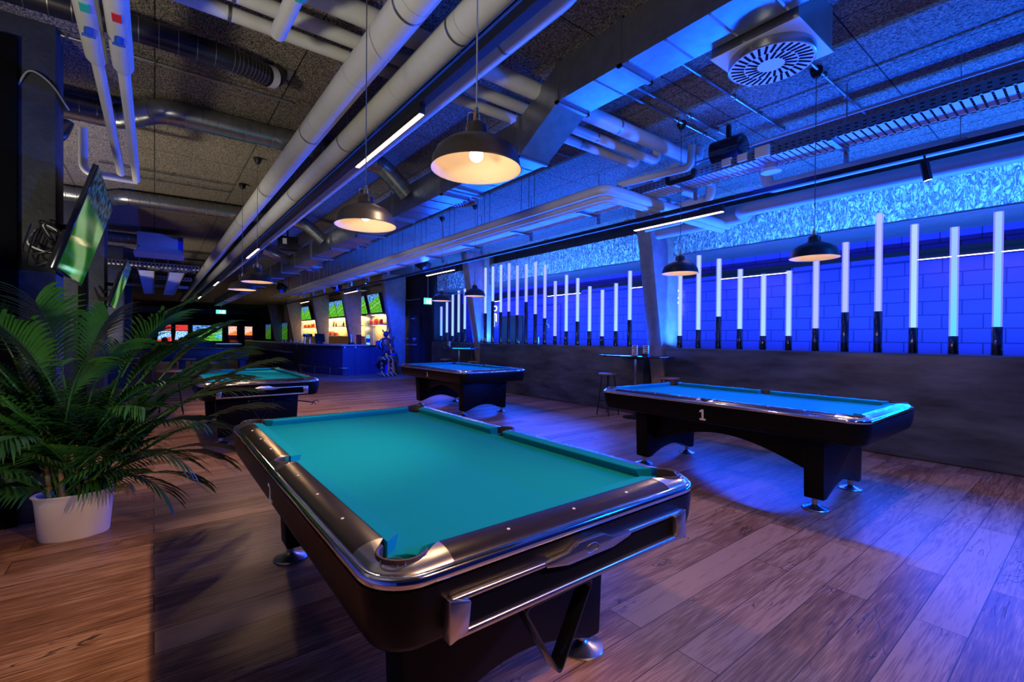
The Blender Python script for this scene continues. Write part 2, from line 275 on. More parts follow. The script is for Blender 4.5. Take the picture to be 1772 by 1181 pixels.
def screen_mat(name, kind, s=1.3):
    m = bpy.data.materials.new(name); m.use_nodes = True; nt = m.node_tree; nt.nodes.clear()
    tc = N(nt, 'ShaderNodeTexCoord'); sp = N(nt, 'ShaderNodeSeparateXYZ'); nt.links.new(tc.outputs['UV'], sp.inputs[0])
    n = N(nt, 'ShaderNodeTexNoise'); n.inputs['Scale'].default_value = 9; n.inputs['Detail'].default_value = 6
    mp = N(nt, 'ShaderNodeMapping'); nt.links.new(tc.outputs['UV'], mp.inputs[0]); nt.links.new(mp.outputs[0], n.inputs['Vector'])
    r1 = N(nt, 'ShaderNodeValToRGB'); r2 = N(nt, 'ShaderNodeValToRGB')
    if kind == 'race':
        r1.color_ramp.elements[0].color = (.35, .0, .01, 1); r1.color_ramp.elements[1].color = (.9, .1, .08, 1)
        r2.color_ramp.elements[0].color = (.0, .12, .6, 1); r2.color_ramp.elements[1].color = (.5, .9, 1, 1)
    elif kind == 'pinball':
        r1.color_ramp.elements[0].color = (.6, .02, .01, 1); r1.color_ramp.elements[1].color = (1, .4, .05, 1)
        r2.color_ramp.elements[0].color = (.7, .1, .05, 1); r2.color_ramp.elements[1].color = (1, .95, .8, 1)
    else:
        r1.color_ramp.elements[0].color = (.03, .22, .01, 1); r1.color_ramp.elements[1].color = (.12, .42, .03, 1)
        r2.color_ramp.elements[0].color = (.01, .04, .22, 1); r2.color_ramp.elements[1].color = (.14, .38, .75, 1)
    for r in (r1, r2):
        r.color_ramp.elements[0].position = .38; r.color_ramp.elements[1].position = .62; nt.links.new(n.outputs[0], r.inputs[0])
    ad = N(nt, 'ShaderNodeMath', operation='MULTIPLY_ADD'); ad.inputs[1].default_value = -.35; nt.links.new(sp.outputs[0], ad.inputs[0]); nt.links.new(sp.outputs[1], ad.inputs[2])
    st = N(nt, 'ShaderNodeMapRange'); st.inputs['From Min'].default_value = .50 if kind == 'football' else .1; st.inputs['From Max'].default_value = .58 if kind == 'football' else .16; nt.links.new(ad.outputs[0], st.inputs[0])
    fi = N(nt, 'ShaderNodeMix', data_type='RGBA'); nt.links.new(st.outputs[0], fi.inputs[0]); nt.links.new(r1.outputs[0], fi.inputs[6]); nt.links.new(r2.outputs[0], fi.inputs[7])
    out = fi.outputs[2]
    if kind == 'football':   # the white touchline
        w_ = N(nt, 'ShaderNodeMath', operation='SUBTRACT'); w_.inputs[1].default_value = .22; nt.links.new(ad.outputs[0], w_.inputs[0])
        w2 = N(nt, 'ShaderNodeMath', operation='ABSOLUTE'); nt.links.new(w_.outputs[0], w2.inputs[0])
        w3 = N(nt, 'ShaderNodeMath', operation='LESS_THAN'); w3.inputs[1].default_value = .008; nt.links.new(w2.outputs[0], w3.inputs[0])
        f2 = N(nt, 'ShaderNodeMix', data_type='RGBA'); f2.inputs[7].default_value = (.6, .8, .5, 1); nt.links.new(w3.outputs[0], f2.inputs[0]); nt.links.new(out, f2.inputs[6]); out = f2.outputs[2]
    e = N(nt, 'ShaderNodeEmission'); e.inputs[1].default_value = s; nt.links.new(out, e.inputs[0])
    g = N(nt, 'ShaderNodeBsdfGlossy'); g.inputs['Roughness'].default_value = .05
    mx = N(nt, 'ShaderNodeMixShader'); mx.inputs[0].default_value = .05; nt.links.new(e.outputs[0], mx.inputs[1]); nt.links.new(g.outputs[0], mx.inputs[2])
    o = N(nt, 'ShaderNodeOutputMaterial'); nt.links.new(mx.outputs[0], o.inputs[0]); return m
M['football'] = screen_mat('football_picture', 'football', 1.5)
M['footballdim'] = screen_mat('football_picture_dim', 'football', .45)
M['race'] = screen_mat('racing_game_picture', 'race', 1.4)
M['pinball'] = screen_mat('pinball_backglass', 'pinball', 1.2)
def pitch_mat():
    m = bpy.data.materials.new('tilted_tv_picture'); m.use_nodes = True; nt = m.node_tree; b = nt.nodes['Principled BSDF']
    tc = N(nt, 'ShaderNodeTexCoord'); wv = N(nt, 'ShaderNodeTexWave'); wv.inputs['Scale'].default_value = .7; wv.inputs['Distortion'].default_value = 9; wv.bands_direction = 'DIAGONAL'; wv.inputs['Detail'].default_value = 2
    nt.links.new(tc.outputs['UV'], wv.inputs['Vector'])
    sp = N(nt, 'ShaderNodeSeparateXYZ'); nt.links.new(tc.outputs['UV'], sp.inputs[0])
    r = N(nt, 'ShaderNodeValToRGB'); e = r.color_ramp.elements
    e[0].position = .15; e[0].color = (.008, .06, .008, 1); e[1].position = .9; e[1].color = (.16, .30, .12, 1); k = e.new(.5); k.color = (.02, .12, .02, 1)
    nt.links.new(wv.outputs['Fac'], r.inputs[0])
    r2 = N(nt, 'ShaderNodeValToRGB'); q = r2.color_ramp.elements; q[0].color = (.005, .01, .02, 1); q[1].color = (.05, .16, .38, 1); q[0].position = .4
    n = N(nt, 'ShaderNodeTexNoise'); n.inputs['Scale'].default_value = 14; nt.links.new(tc.outputs['UV'], n.inputs['Vector']); nt.links.new(n.outputs[0], r2.inputs[0])
    st = N(nt, 'ShaderNodeMapRange'); st.inputs['From Min'].default_value = .66; st.inputs['From Max'].default_value = .74; nt.links.new(sp.outputs[1], st.inputs[0])
    fi = N(nt, 'ShaderNodeMix', data_type='RGBA'); nt.links.new(st.outputs[0], fi.inputs[0]); nt.links.new(r.outputs[0], fi.inputs[6]); nt.links.new(r2.outputs[0], fi.inputs[7])
    nt.links.new(fi.outputs[2], b.inputs['Emission Color']); b.inputs['Emission Strength'].default_value = 1.0
    b.inputs['Base Color'].default_value = (.003, .003, .003, 1); b.inputs['Roughness'].default_value = .06
    return m
M['pitch'] = pitch_mat()
def stripe_mat():
    m = bpy.data.materials.new('hazard_stripes'); m.use_nodes = True; nt = m.node_tree; b = nt.nodes['Principled BSDF']
    tc = N(nt, 'ShaderNodeTexCoord'); wv = N(nt, 'ShaderNodeTexWave'); wv.bands_direction = 'DIAGONAL'; wv.inputs['Scale'].default_value = 4
    nt.links.new(tc.outputs['Object'], wv.inputs['Vector']); r = N(nt, 'ShaderNodeValToRGB'); r.color_ramp.interpolation = 'CONSTANT'
    r.color_ramp.elements[0].color = (.01, .01, .01, 1); r.color_ramp.elements[1].color = (.6, .42, .22, 1); r.color_ramp.elements[1].position = .5
    nt.links.new(wv.outputs['Fac'], r.inputs[0]); nt.links.new(r.outputs[0], b.inputs['Base Color']); return m
M['hazard'] = stripe_mat()

# ------------------------------------------------------------------ mesh helpers
class MB:
    def __init__(s): s.v = []; s.f = []; s.uv = {}
    def add(s, vs, fs):
        o = len(s.v); s.v += [tuple(v) for v in vs]; s.f += [tuple(i+o for i in f) for f in fs]; return s
    def box(s, x0, x1, y0, y1, z0, z1):
        return s.add([(x0, y0, z0), (x1, y0, z0), (x1, y1, z0), (x0, y1, z0), (x0, y0, z1), (x1, y0, z1), (x1, y1, z1), (x0, y1, z1)],
                     [(0, 3, 2, 1), (4, 5, 6, 7), (0, 1, 5, 4), (1, 2, 6, 5), (2, 3, 7, 6), (3, 0, 4, 7)])
    def cb(s, c, d): return s.box(c[0]-d[0]/2, c[0]+d[0]/2, c[1]-d[1]/2, c[1]+d[1]/2, c[2]-d[2]/2, c[2]+d[2]/2)
    def tube(s, pts, r, n=12, cap=True):
        pts = [Vector(p) for p in pts]; rs = r if isinstance(r, (list, tuple)) else [r]*len(pts)
        rings = []; prev = None
        for i, p in enumerate(pts):
            a = pts[max(i-1, 0)]; b = pts[min(i+1, len(pts)-1)]; t = (b-a).normalized()
            if prev is None:
                up = Vector((0, 0, 1)) if abs(t.z) < .95 else Vector((1, 0, 0)); u = t.cross(up).normalized()
            else:
                u = (prev - t*prev.dot(t)).normalized()
            prev = u; v_ = t.cross(u)
            k = 1.0
            rings.append([p+(u*math.cos(2*PI*j/n)+v_*math.sin(2*PI*j/n))*rs[i]*k for j in range(n)])
        vs = [q for rg in rings for q in rg]; fs = []
        for i in range(len(pts)-1):
            for j in range(n): fs.append((i*n+j, i*n+(j+1) % n, (i+1)*n+(j+1) % n, (i+1)*n+j))
        if cap: fs.append(tuple(range(n))[::-1]); fs.append(tuple(range((len(pts)-1)*n, len(pts)*n)))
        return s.add(vs, fs)
    def lathe(s, prof, c=(0, 0, 0), n=32, sx=1, sy=1, cap=False):
        vs = []; fs = []
        for r, z in prof:
            for j in range(n): vs.append((c[0]+r*sx*math.cos(2*PI*j/n), c[1]+r*sy*math.sin(2*PI*j/n), c[2]+z))
        for i in range(len(prof)-1):
            for j in range(n): fs.append((i*n+j, i*n+(j+1) % n, (i+1)*n+(j+1) % n, (i+1)*n+j))
        if cap: fs.append(tuple(range(n))[::-1]); fs.append(tuple(range((len(prof)-1)*n, len(prof)*n)))
        return s.add(vs, fs)
    def cyl(s, c, r, h, n=24): return s.lathe([(r, 0), (r, h)], c, n, cap=True)
    def sphere(s, c, r, n=16, sz=1): 
        return s.lathe([(max(r*math.sin(PI*i/8), .0005), -r*sz*math.cos(PI*i/8)) for i in range(9)], c, n, cap=True)
    def prism(s, poly, axis, a, b):
        """poly in the plane across axis, extruded from a to b"""
        def P(p, t):
            return (t, p[0], p[1]) if axis == 'x' else (p[0], t, p[1]) if axis == 'y' else (p[0], p[1], t)
        n = len(poly); vs = [P(p, a) for p in poly]+[P(p, b) for p in poly]
        fs = [tuple(range(n)), tuple(range(n, 2*n))[::-1]]+[(i, (i+1) % n, n+(i+1) % n, n+i) for i in range(n)]
        return s.add(vs, fs)
    def xf(s, mtx): s.v = [tuple(mtx @ Vector(v)) for v in s.v]; return s
    def build(s, name, m, parent=None, smooth=True, bevel=0, world=True, angle=40, seg=2):
        off = Vector((0, 0, 0)); p = parent
        while p is not None and world: off += p.location; p = p.parent
        me = bpy.data.meshes.new(name); me.from_pydata([tuple(Vector(v)-off) for v in s.v], [], s.f)
        bm = bmesh.new(); bm.from_mesh(me); bmesh.ops.recalc_face_normals(bm, faces=bm.faces)
        if bevel:
            ed = [e for e in bm.edges if len(e.link_faces) == 2 and e.calc_face_angle(0) > math.radians(35)]
            bmesh.ops.bevel(bm, geom=ed, offset=bevel, segments=seg, affect='EDGES', profile=.5, clamp_overlap=True)
        for f in bm.faces: f.smooth = smooth
        if smooth:
            for e in bm.edges:
                if len(e.link_faces) == 2 and e.calc_face_angle(0) > math.radians(angle): e.smooth = False
        bm.to_mesh(me); bm.free()
        me.materials.append(m); o = bpy.data.objects.new(name, me); COL.objects.link(o)
        if parent: o.parent = parent
        return o
def pieces(mb, tol=.006):
    """connected pieces of a mesh builder, pieces whose boxes touch kept together"""
    n = len(mb.v); pa = list(range(n))
    def fd(i):
        while pa[i] != i: pa[i] = pa[pa[i]]; i = pa[i]
        return i
    for f in mb.f:
        for i in f[1:]: pa[fd(i)] = fd(f[0])
    gr = {}
    for i in range(n): gr.setdefault(fd(i), []).append(i)
    B = []
    for k, ids in gr.items():
        B.append([[min(mb.v[i][a] for i in ids)-tol/2 for a in range(3)], [max(mb.v[i][a] for i in ids)+tol/2 for a in range(3)], [k]])
    ch = True
    while ch:
        ch = False; out = []
        for q in B:
            for o in out:
                if all(q[0][a] <= o[1][a] and o[0][a] <= q[1][a] for a in range(3)):
                    o[0] = [min(o[0][a], q[0][a]) for a in range(3)]; o[1] = [max(o[1][a], q[1][a]) for a in range(3)]; o[2] += q[2]; ch = True; break
            else: out.append(q)
        B = out
    res = []
    for q in B:
        ks = set(q[2]); ids = [i for i in range(n) if fd(i) in ks]; mp = {i: j for j, i in enumerate(ids)}; m2 = MB()
        m2.v = [mb.v[i] for i in ids]; m2.f = [tuple(mp[i] for i in f) for f in mb.f if fd(f[0]) in ks]; res.append(m2)
    return res
def each(mb, name, m, parent, **k):
    return [q.build(name, m, parent, **k) for q in pieces(mb)]
def tag(o, label=None, cat=None, group=None, kind=None):
    if label: o['label'] = label
    if cat: o['category'] = cat
    if group: o['group'] = group
    if kind: o['kind'] = kind
    return o
def thing(name, label, cat, loc=(0, 0, 0), group=None):
    o = bpy.data.objects.new(name, None); COL.objects.link(o); o.location = loc; o.empty_display_size = .1
    return tag(o, label, cat, group)
def struct(name, mb, m, **k): return tag(mb.build(name, m, **k), kind='structure')
def kids(o): return [c for c in bpy.data.objects if c.parent == o]
def copy_tree(o, loc=None, label=None, parent=None, rot=None):
    c = o.copy(); COL.objects.link(c); c.parent = parent
    for ch in CH.get(o.name, None) or kids(o): copy_tree(ch, parent=c)
    if loc is not None: c.location = loc
    if rot is not None: c.rotation_euler.z = rot
    if label: c['label'] = label
    return c
CH = {}
def bend(pts, r, n=6):
    """round the corners of a polyline"""
    pts = [Vector(p) for p in pts]; out = [pts[0]]
    for i in range(1, len(pts)-1):
        a = (pts[i-1]-pts[i]); b = (pts[i+1]-pts[i]); rr = min(r, a.length*.49, b.length*.49)
        p0 = pts[i]+a.normalized()*rr; p1 = pts[i]+b.normalized()*rr
        for k in range(n+1):
            t = k/n; out.append(p0*(1-t)**2+pts[i]*2*t*(1-t)+p1*t*t)
    out.append(pts[-1]); return out
def quad_uv(name, corners, m, parent=None, world=True):
    """flat picture: corners bottom-left, bottom-right, top-right, top-left, with UVs"""
    mb = MB(); mb.add(corners, [(0, 1, 2, 3)])
    off = Vector((0, 0, 0)); p = parent
    while p is not None and world: off += p.location; p = p.parent
    me = bpy.data.meshes.new(name); me.from_pydata([tuple(Vector(v)-off) for v in corners], [], [(0, 1, 2, 3)])
    uv = me.uv_layers.new(name='uv')
    for i, c in enumerate([(0, 0), (1, 0), (1, 1), (0, 1)]): uv.data[i].uv = c
    me.materials.append(m); o = bpy.data.objects.new(name, me); COL.objects.link(o)
    if parent: o.parent = parent
    return o
def boolean(o, cutter_mb):
    c = cutter_mb.build('cutter', M['void'], world=False, smooth=False); c.location = (0, 0, 0)
    md = o.modifiers.new('b', 'BOOLEAN'); md.object = c; md.operation = 'DIFFERENCE'; md.solver = 'EXACT'
    dg = bpy.context.evaluated_depsgraph_get(); dg.update()
    me = bpy.data.meshes.new_from_object(o.evaluated_get(dg)); o.modifiers.clear(); old = o.data; o.data = me
    bpy.data.objects.remove(c)
    return o
def text_mesh(name, s, size, m, loc, rot, parent=None, depth=.002, world=True, sx=1):
    cu = bpy.data.curves.new(name, 'FONT'); cu.body = s; cu.size = size; cu.extrude = depth; cu.align_x = 'CENTER'; cu.align_y = 'CENTER'
    t = bpy.data.objects.new(name, cu); COL.objects.link(t); dg = bpy.context.evaluated_depsgraph_get(); dg.update()
    me = bpy.data.meshes.new_from_object(t.evaluated_get(dg)); bpy.data.objects.remove(t)
    off = Vector((0, 0, 0)); p = parent
    while p is not None and world: off += p.location; p = p.parent
    R = Matrix.Translation(Vector(loc)-off) @ rot.to_4x4() @ Matrix.Diagonal((sx, 1, 1, 1)); me.transform(R)
    me.materials.clear(); me.materials.append(m); o = bpy.data.objects.new(name, me); COL.objects.link(o)
    if parent: o.parent = parent
    return o
from mathutils import Euler
FACE_MX = Matrix(((0, 0, -1), (-1, 0, 0), (0, 1, 0)))      # text on a wall that faces -X (reads from -X side)
FACE_MY = Matrix(((1, 0, 0), (0, 0, -1), (0, 1, 0)))       # text facing -Y
FACE_PX = Matrix(((0, 0, 1), (1, 0, 0), (0, 1, 0)))
# ================================================================== the setting
YN, YF = -4.0, 49.7
struct('floor', MB().box(-4.2, 10.5, YN, YF, -.1, 0), M['floor'])
struct('ceiling', MB().box(-4.2, 10.5, YN, YF, 3.80, 3.95), M['ceil'])
struct('wall_left', MB().box(-4.3, -4.2, YN, YF, 0, 3.8), M['cream'])
struct('wall_rear', MB().box(-4.2, 10.5, YN-.1, YN, 0, 3.8), M['darkwall'])
struct('wall_far', MB().box(-4.2, 10.5, 49.6, 49.7, 0, 3.8), M['darkwall'])
struct('trim_1', MB().box(-4.2, 7.8, 49.0, 49.6, 3.35, 3.8), M['concrete'])
for i, (a, b) in enumerate(BAYS):
    if i == 0: b_ = 4.84; a_ = YN
    elif i == 1: a_, b_ = 5.32, 10.80
    else: a_, b_ = 11.22, 13.65
    lw = MB()
    for k in range(1): lw.box(7.21, 7.86, a_, b_, 0.0, 1.27)
    struct('wall_parapet', lw, M['plaster'], bevel=.025, seg=3)
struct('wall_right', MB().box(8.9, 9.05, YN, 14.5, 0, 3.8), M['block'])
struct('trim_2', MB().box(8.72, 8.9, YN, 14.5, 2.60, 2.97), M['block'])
# rough concrete downstand beam above the glowing tubes
struct('trim_3', MB().box(7.55, 8.9, YN, 13.9, 2.97, 3.50), M['beam'])
struct('trim_5', MB().box(7.58, 8.88, YN, 13.88, 2.955, 2.971), mat('shaded_board_soffit', (.10, .10, .105), .45, noise=4, col2=(.05, .05, .055), stretch=(9, .6, 1), bump=.3, bscale=10))  # board-marked underside, tone darkened to carry the shade below the beam
struct('trim_4', MB().box(7.75, 8.9, YN, 13.9, 3.50, 3.8), M['coldark'])
# dark cross wall with door beyond the parapet
struct('wall_cross', MB().box(7.6, 8.9, 14.2, 14.4, 0, 3.8), M['darkwall'])
struct('wall_lobby', MB().box(7.95, 8.05, 14.4, 17.6, 0, 3.8), M['darkwall'])
struct('wall_lobby_end', MB().box(7.95, 9.5, 17.6, 17.7, 0, 3.8), M['darkwall'])
# bar back
struct('wall_bar', MB().box(8.3, 8.4, 17.7, 35, 0, 3.8), M['cream'])
struct('wall_white', MB().box(7.8, 7.9, 35.0, 49.6, 0, 3.8), M['whitewall'])
struct('wall_return', MB().box(7.8, 8.4, 34.9, 35.0, 0, 3.8), M['whitewall'])
# a door in the lobby
d = MB().box(7.90, 7.95, 15.9, 17.4, 0, 2.25).build('door_1', M['darkdoor'], bevel=.01); tag(d, kind='structure')
hd = MB().box(7.84, 7.86, 16.0, 17.3, 1.10, 1.16).box(7.86, 7.90, 16.05, 16.1, 1.11, 1.15).box(7.86, 7.90, 17.2, 17.25, 1.11, 1.15).build('push_bar', M['satin'], d)
cl = MB().box(7.85, 7.90, 16.2, 16.7, 2.1, 2.16).build('door_closer', M['satin'], d)

# ------------------------------------------------------------------ concrete columns, right side
def lean_col(y0, y1, mt, label, xt=6.78, xb=7.44, xr=7.72, gr=None):
    mb = MB().prism([(xb, 0), (xr, 0), (xr, 3.8), (xt, 3.8)], 'y', y0, y1)
    o = mb.build('concrete_column', mt, bevel=.012, world=False); tag(o, label, 'column', gr); return o
lean_col(4.93, 5.22, M['concrete'], 'leaning raw concrete column behind table number one, topmost pipes turning past it')
lean_col(10.85, 11.15, M['concrete'], 'leaning concrete column behind the pool table with the number three')
lean_col(16.75, 17.05, M['concrete'], 'leaning concrete column at the right-hand end of the bar, beside the armoured statue')
lean_col(21.6, 21.9, M['concrete'], 'leaning concrete column between the paired and the four-part screens at the bar')
lean_col(26.7, 27.0, M['concrete'], 'leaning concrete column behind the till on the bar')
lean_col(32.8, 33.1, M['concrete'], 'dark leaning concrete column right of the second unlit portrait screen')
lean_col(38.7, 39.05, M['concrete'], 'leaning concrete column farthest down the hall near the pinball machines')

# ------------------------------------------------------------------ dark pillars, left side
def pillar(x0, x1, y0, y1, label):
    t = thing('dark_pillar', label, 'pillar', ((x0+x1)/2, y0, 0))
    MB().box(x0, x1, y0, y1, 0, 3.8).build('shaft', M['coldark'], t, bevel=.01)
    return t
p = pillar(-1.75, -.60, 4.98, 5.36, 'wide dark plastered pillar behind the potted palm')
MB().box(-.90, -.80, 4.93, 4.985, .0, 3.62).build('cable_duct', M['void'], p, bevel=.004)
p = pillar(-1.75, -.66, 10.3, 11.0, 'dark pillar behind the nearer tilted television')
MB().box(-.98, -.88, 10.25, 10.305, 0, 3.6).build('cable_duct', M['void'], p, bevel=.004)
pillar(-1.75, -.66, 16.2, 16.9, 'dark pillar behind the smaller, farther tilted television')
pillar(-1.75, -.66, 22.0, 22.6, 'dark pillar farthest along the left side of the hall')
# white partitions seen low between the pillars
for (y, lab) in [(14.2, 'white partition panel seen between the left pillars under the nearer television'), (20.2, 'white partition panel farther back behind the second television')]:
    t = MB().box(-4.0, -.95, y, y+.08, 0, 2.35).build('partition_panel', M['whitewall'], bevel=.006); tag(t, lab, 'partition')

# ================================================================== pool tables
HX, HY, RC = .72, 1.30, .14
def rpath(n=10):
    """rounded rectangle outline, (x, y, nx, ny), counter-clockwise from (HX, 0)"""
    P = [(HX, 0, 1, 0)]
    cs = [(HX-RC, HY-RC, 0), (-HX+RC, HY-RC, 1), (-HX+RC, -HY+RC, 2), (HX-RC, -HY+RC, 3)]
    for cx, cy, q in cs:
        for k in range(n+1):
            a = PI/2*(q+k/n); P.append((cx+RC*math.cos(a), cy+RC*math.sin(a), math.cos(a), math.sin(a)))
    return P
def seg_path(a, b):
    """points of the outline between two (x, y) stations lying on it, counter-clockwise"""
    P = rpath(); P.append(P[0])
    pts = []; L = 0
    cum = [0]
    for i in range(1, len(P)): cum.append(cum[-1]+math.hypot(P[i][0]-P[i-1][0], P[i][1]-P[i-1][1]))
    def loc(q):
        best = (9, 0, None)
        for i in range(1, len(P)):
            ax, ay = P[i-1][:2]; bx, by = P[i][:2]; l2 = (bx-ax)**2+(by-ay)**2
            if l2 < 1e-12: continue
            t = max(0, min(1, ((q[0]-ax)*(bx-ax)+(q[1]-ay)*(by-ay))/l2)); d_ = math.hypot(q[0]-ax-t*(bx-ax), q[1]-ay-t*(by-ay))
            if d_ < best[0]-1e-7:
                nx = P[i-1][2]*(1-t)+P[i][2]*t; ny = P[i-1][3]*(1-t)+P[i][3]*t; best = (d_, cum[i-1]+t*math.sqrt(l2), (ax+t*(bx-ax), ay+t*(by-ay), nx, ny))
        return best[1:]
    s0, p0 = loc(a); s1, p1 = loc(b)
    if s1 <= s0: s1 += cum[-1]
    out = [p0]
    for k in (0, 1):
        for i in range(1, len(P)):
            s = cum[i]+k*cum[-1]
            if s0+1e-6 < s < s1-1e-6: out.append(P[i])
    out.append(p1); return out
def sweep(path, prof, closed=False):
    mb = MB(); n = len(prof); vs = []; fs = []
    for x, y, nx, ny in path:
        for d_, z in prof: vs.append((x-nx*d_, y-ny*d_, z))
    m_ = len(path)
    for i in range(m_ if closed else m_-1):
        j = (i+1) % m_
        for k in range(n): fs.append((i*n+k, i*n+(k+1) % n, j*n+(k+1) % n, j*n+k))
    if not closed: fs.append(tuple(range(n))); fs.append(tuple(range((m_-1)*n, m_*n))[::-1])
    return mb.add(vs, fs)
RAIL = [(.11, .852), (.095, .8525), (.075, .851), (.055, .847), (.038, .840), (.025, .831), (.018, .822), (.018, .795), (.11, .795)]
TRIM = [(.022, .829), (.012, .830), (.004, .825), (0, .815), (.001, .804), (.008, .795), (.022, .793)]
CP = [(sx*.598, sy*1.178) for sx in (-1, 1) for sy in (-1, 1)]; SP = [(-.634, 0), (.634, 0)]
def cutter(x, y, r, z0=.6, z1=1.0):
    """U-shaped pocket mouth, open towards the table centre, as one prism"""
    a0 = math.atan2(y, x) if abs(y) < .01 else math.atan2(y/abs(y), x/abs(x))
    pts = [(x+r*math.cos(a0+PI*(k/20-.5)), y+r*math.sin(a0+PI*(k/20-.5))) for k in range(21)]
    dx, dy = -math.cos(a0), -math.sin(a0); px_, py_ = -dy, dx
    e = .16; pts += [(x+dx*e-px_*r*1.3*1, y+dy*e-py_*r*1.3*1), (x+dx*e+px_*r*1.3, y+dy*e+py_*r*1.3)]
    return MB().prism(pts, 'z', z0, z1)
def make_table():
    t = thing('pool_table', '', 'pool table')
    W = dict(world=False)
    # cloth bed with pocket mouths
    bed = MB().box(-.612, .612, -1.192, 1.192, .785, .812).build('cloth_bed', M['cloth'], smooth=False, **W); hole = MB()
    for x, y in CP: hole.cyl((x, y, .6), .064, .4, 32)
    for x, y in SP: hole.cyl((x, y, .6), .054, .4, 32)
    boolean(bed, hole); bed.parent = t
    # cushions
    def cushion(pa, pb, ea0, ea1, eb0, eb1, side):
        """cross-section (inset from nose plane, z); ends: position along the rail at the nose / at the back"""
        cs = [(0, .8465), (.004, .8505), (.052, .8535), (.052, .812), (.014, .812), (.004, .836)]
        vs = []
        for e0, e1 in ((ea0, ea1), (eb0, eb1)):
            for d_, z in cs:
                a_ = e0+(e1-e0)*d_/.052
                if side[0] == 'x': vs.append((side[1]*(.56+d_), a_, z))
                else: vs.append((a_, side[1]*(1.14+d_), z))
        n = len(cs); fs = [tuple(range(n)), tuple(range(n, 2*n))[::-1]]+[(i, (i+1) % n, n+(i+1) % n, n+i) for i in range(n)]
        return MB().add(vs, fs).build('cushion', M['cloth'], t, smooth=False, world=False)
    for s in (-1, 1):
        cushion(0, 0, .070, .050, 1.14-.075, 1.14-.030, ('x', s))
        cushion(0, 0, -.070, -.050, -1.14+.075, -1.14+.030, ('x', s))
        cushion(0, 0, -.56+.075, -.56+.030, .56-.075, .56-.030, ('y', s))
    # rails, caps
    c = .225
    stations = [((HX, .085), (HX, HY-c), 'rail'), ((HX, HY-c), (HX-c, HY), 'corner_cap'), ((HX-c, HY), (-HX+c, HY), 'rail'), ((-HX+c, HY), (-HX, HY-c), 'corner_cap'),
                ((-HX, HY-c), (-HX, .085), 'rail'), ((-HX, .085), (-HX, -.085), 'side_cap'), ((-HX, -.085), (-HX, -HY+c), 'rail'), ((-HX, -HY+c), (-HX+c, -HY), 'corner_cap'),
                ((-HX+c, -HY), (HX-c, -HY), 'rail'), ((HX-c, -HY), (HX, -HY+c), 'corner_cap'), ((HX, -HY+c), (HX, -.085), 'rail'), ((HX, -.085), (HX, .085), 'side_cap')]
    for a, b, nm in stations:
        pr = RAIL if nm == 'rail' else [(d_, z+.0012 if k < 7 else z) for k, (d_, z) in enumerate(RAIL)]
        mb = sweep(seg_path(a, b), pr); o = mb.build(nm, M['railwood'] if nm == 'rail' else M['satin'], angle=50, **W)
        if nm != 'rail':
            mxx, myy = (a[0]+b[0])/2, (a[1]+b[1])/2
            if nm == 'side_cap': boolean(o, cutter(.634 if mxx > 0 else -.634, 0, .060))
            else: boolean(o, cutter(.598 if mxx > 0 else -.598, 1.178 if myy > 0 else -1.178, .071))
        o.parent = t
        if nm == 'corner_cap':   # embossed oval badge with small figures, no readable wording
            mx_, my_ = (a[0]+b[0])/2, (a[1]+b[1])/2; sg = (1 if mx_ > 0 else -1, 1 if my_ > 0 else -1)
            bc = Vector((sg[0]*(HX-.14+.066), sg[1]*(HY-.14+.066), .8475)); ang = math.atan2(sg[1], sg[0])+PI/2
            R = Matrix.Translation(bc) @ Matrix.Rotation(ang, 4, 'Z') @ Matrix.Rotation(.40, 4, 'X')
            em = MB(); em.tube([(.034*math.cos(2*PI*k/24), .019*math.sin(2*PI*k/24), 0) for k in range(25)], .002, 6, cap=False)
            for k in range(8): em.tube([(-.022+.006*k, -.010, 0), (-.020+.006*k+.002*(k % 2), -.004-.002*(k % 3), 0)], .001, 5)
            for k in range(7): em.tube([(-.016+.005*k, .002+.004*(k % 2), 0), (-.012+.005*k, .008-.003*(k % 3), 0)], .0012, 5)
            em.xf(R); em.build('badge', M['satin'], o, world=False)
    tr = sweep(rpath()[1:], TRIM, closed=True).build('edge_trim', M['chrome'], t, angle=60, **W)
    # chrome joints of the trim
    ap = []; base = rpath()[1:]
    prof = [(.004, .794), (.004, .76), (.010, .70), (.024, .645), (.036, .627), (.055, .620)]
    mb = MB(); n = len(base)
    vs = [(x-nx*d_, y-ny*d_, z) for d_, z in prof for x, y, nx, ny in base]; fs = []
    for i in range(len(prof)-1):
        for j in range(n): fs.append((i*n+j, i*n+(j+1) % n, (i+1)*n+(j+1) % n, (i+1)*n+j))
    fs.append(tuple(range((len(prof)-1)*n, len(prof)*n)))
    mb.add(vs, fs).build('apron', M['black'], t, angle=60, **W)
    # pocket cups and leather liners
    def liner(cx, cy, r, a0, span):
        mb = MB(); pts = []
        sec = [(r, .800), (r, .852), (r+.004, .8565), (r+.009, .8555), (r+.011, .850), (r+.011, .800)]; vs = []; K = 22
        for k in range(K+1):
            a = a0-span/2+span*k/K
            for rr, z in sec: vs.append((cx+rr*math.cos(a), cy+rr*math.sin(a), z))
        m_ = len(sec); fs = [(i*m_+j, i*m_+(j+1) % m_, (i+1)*m_+(j+1) % m_, (i+1)*m_+j) for i in range(K) for j in range(m_)]
        fs += [tuple(range(m_)), tuple(range(K*m_, (K+1)*m_))[::-1]]
        return mb.add(vs, fs)
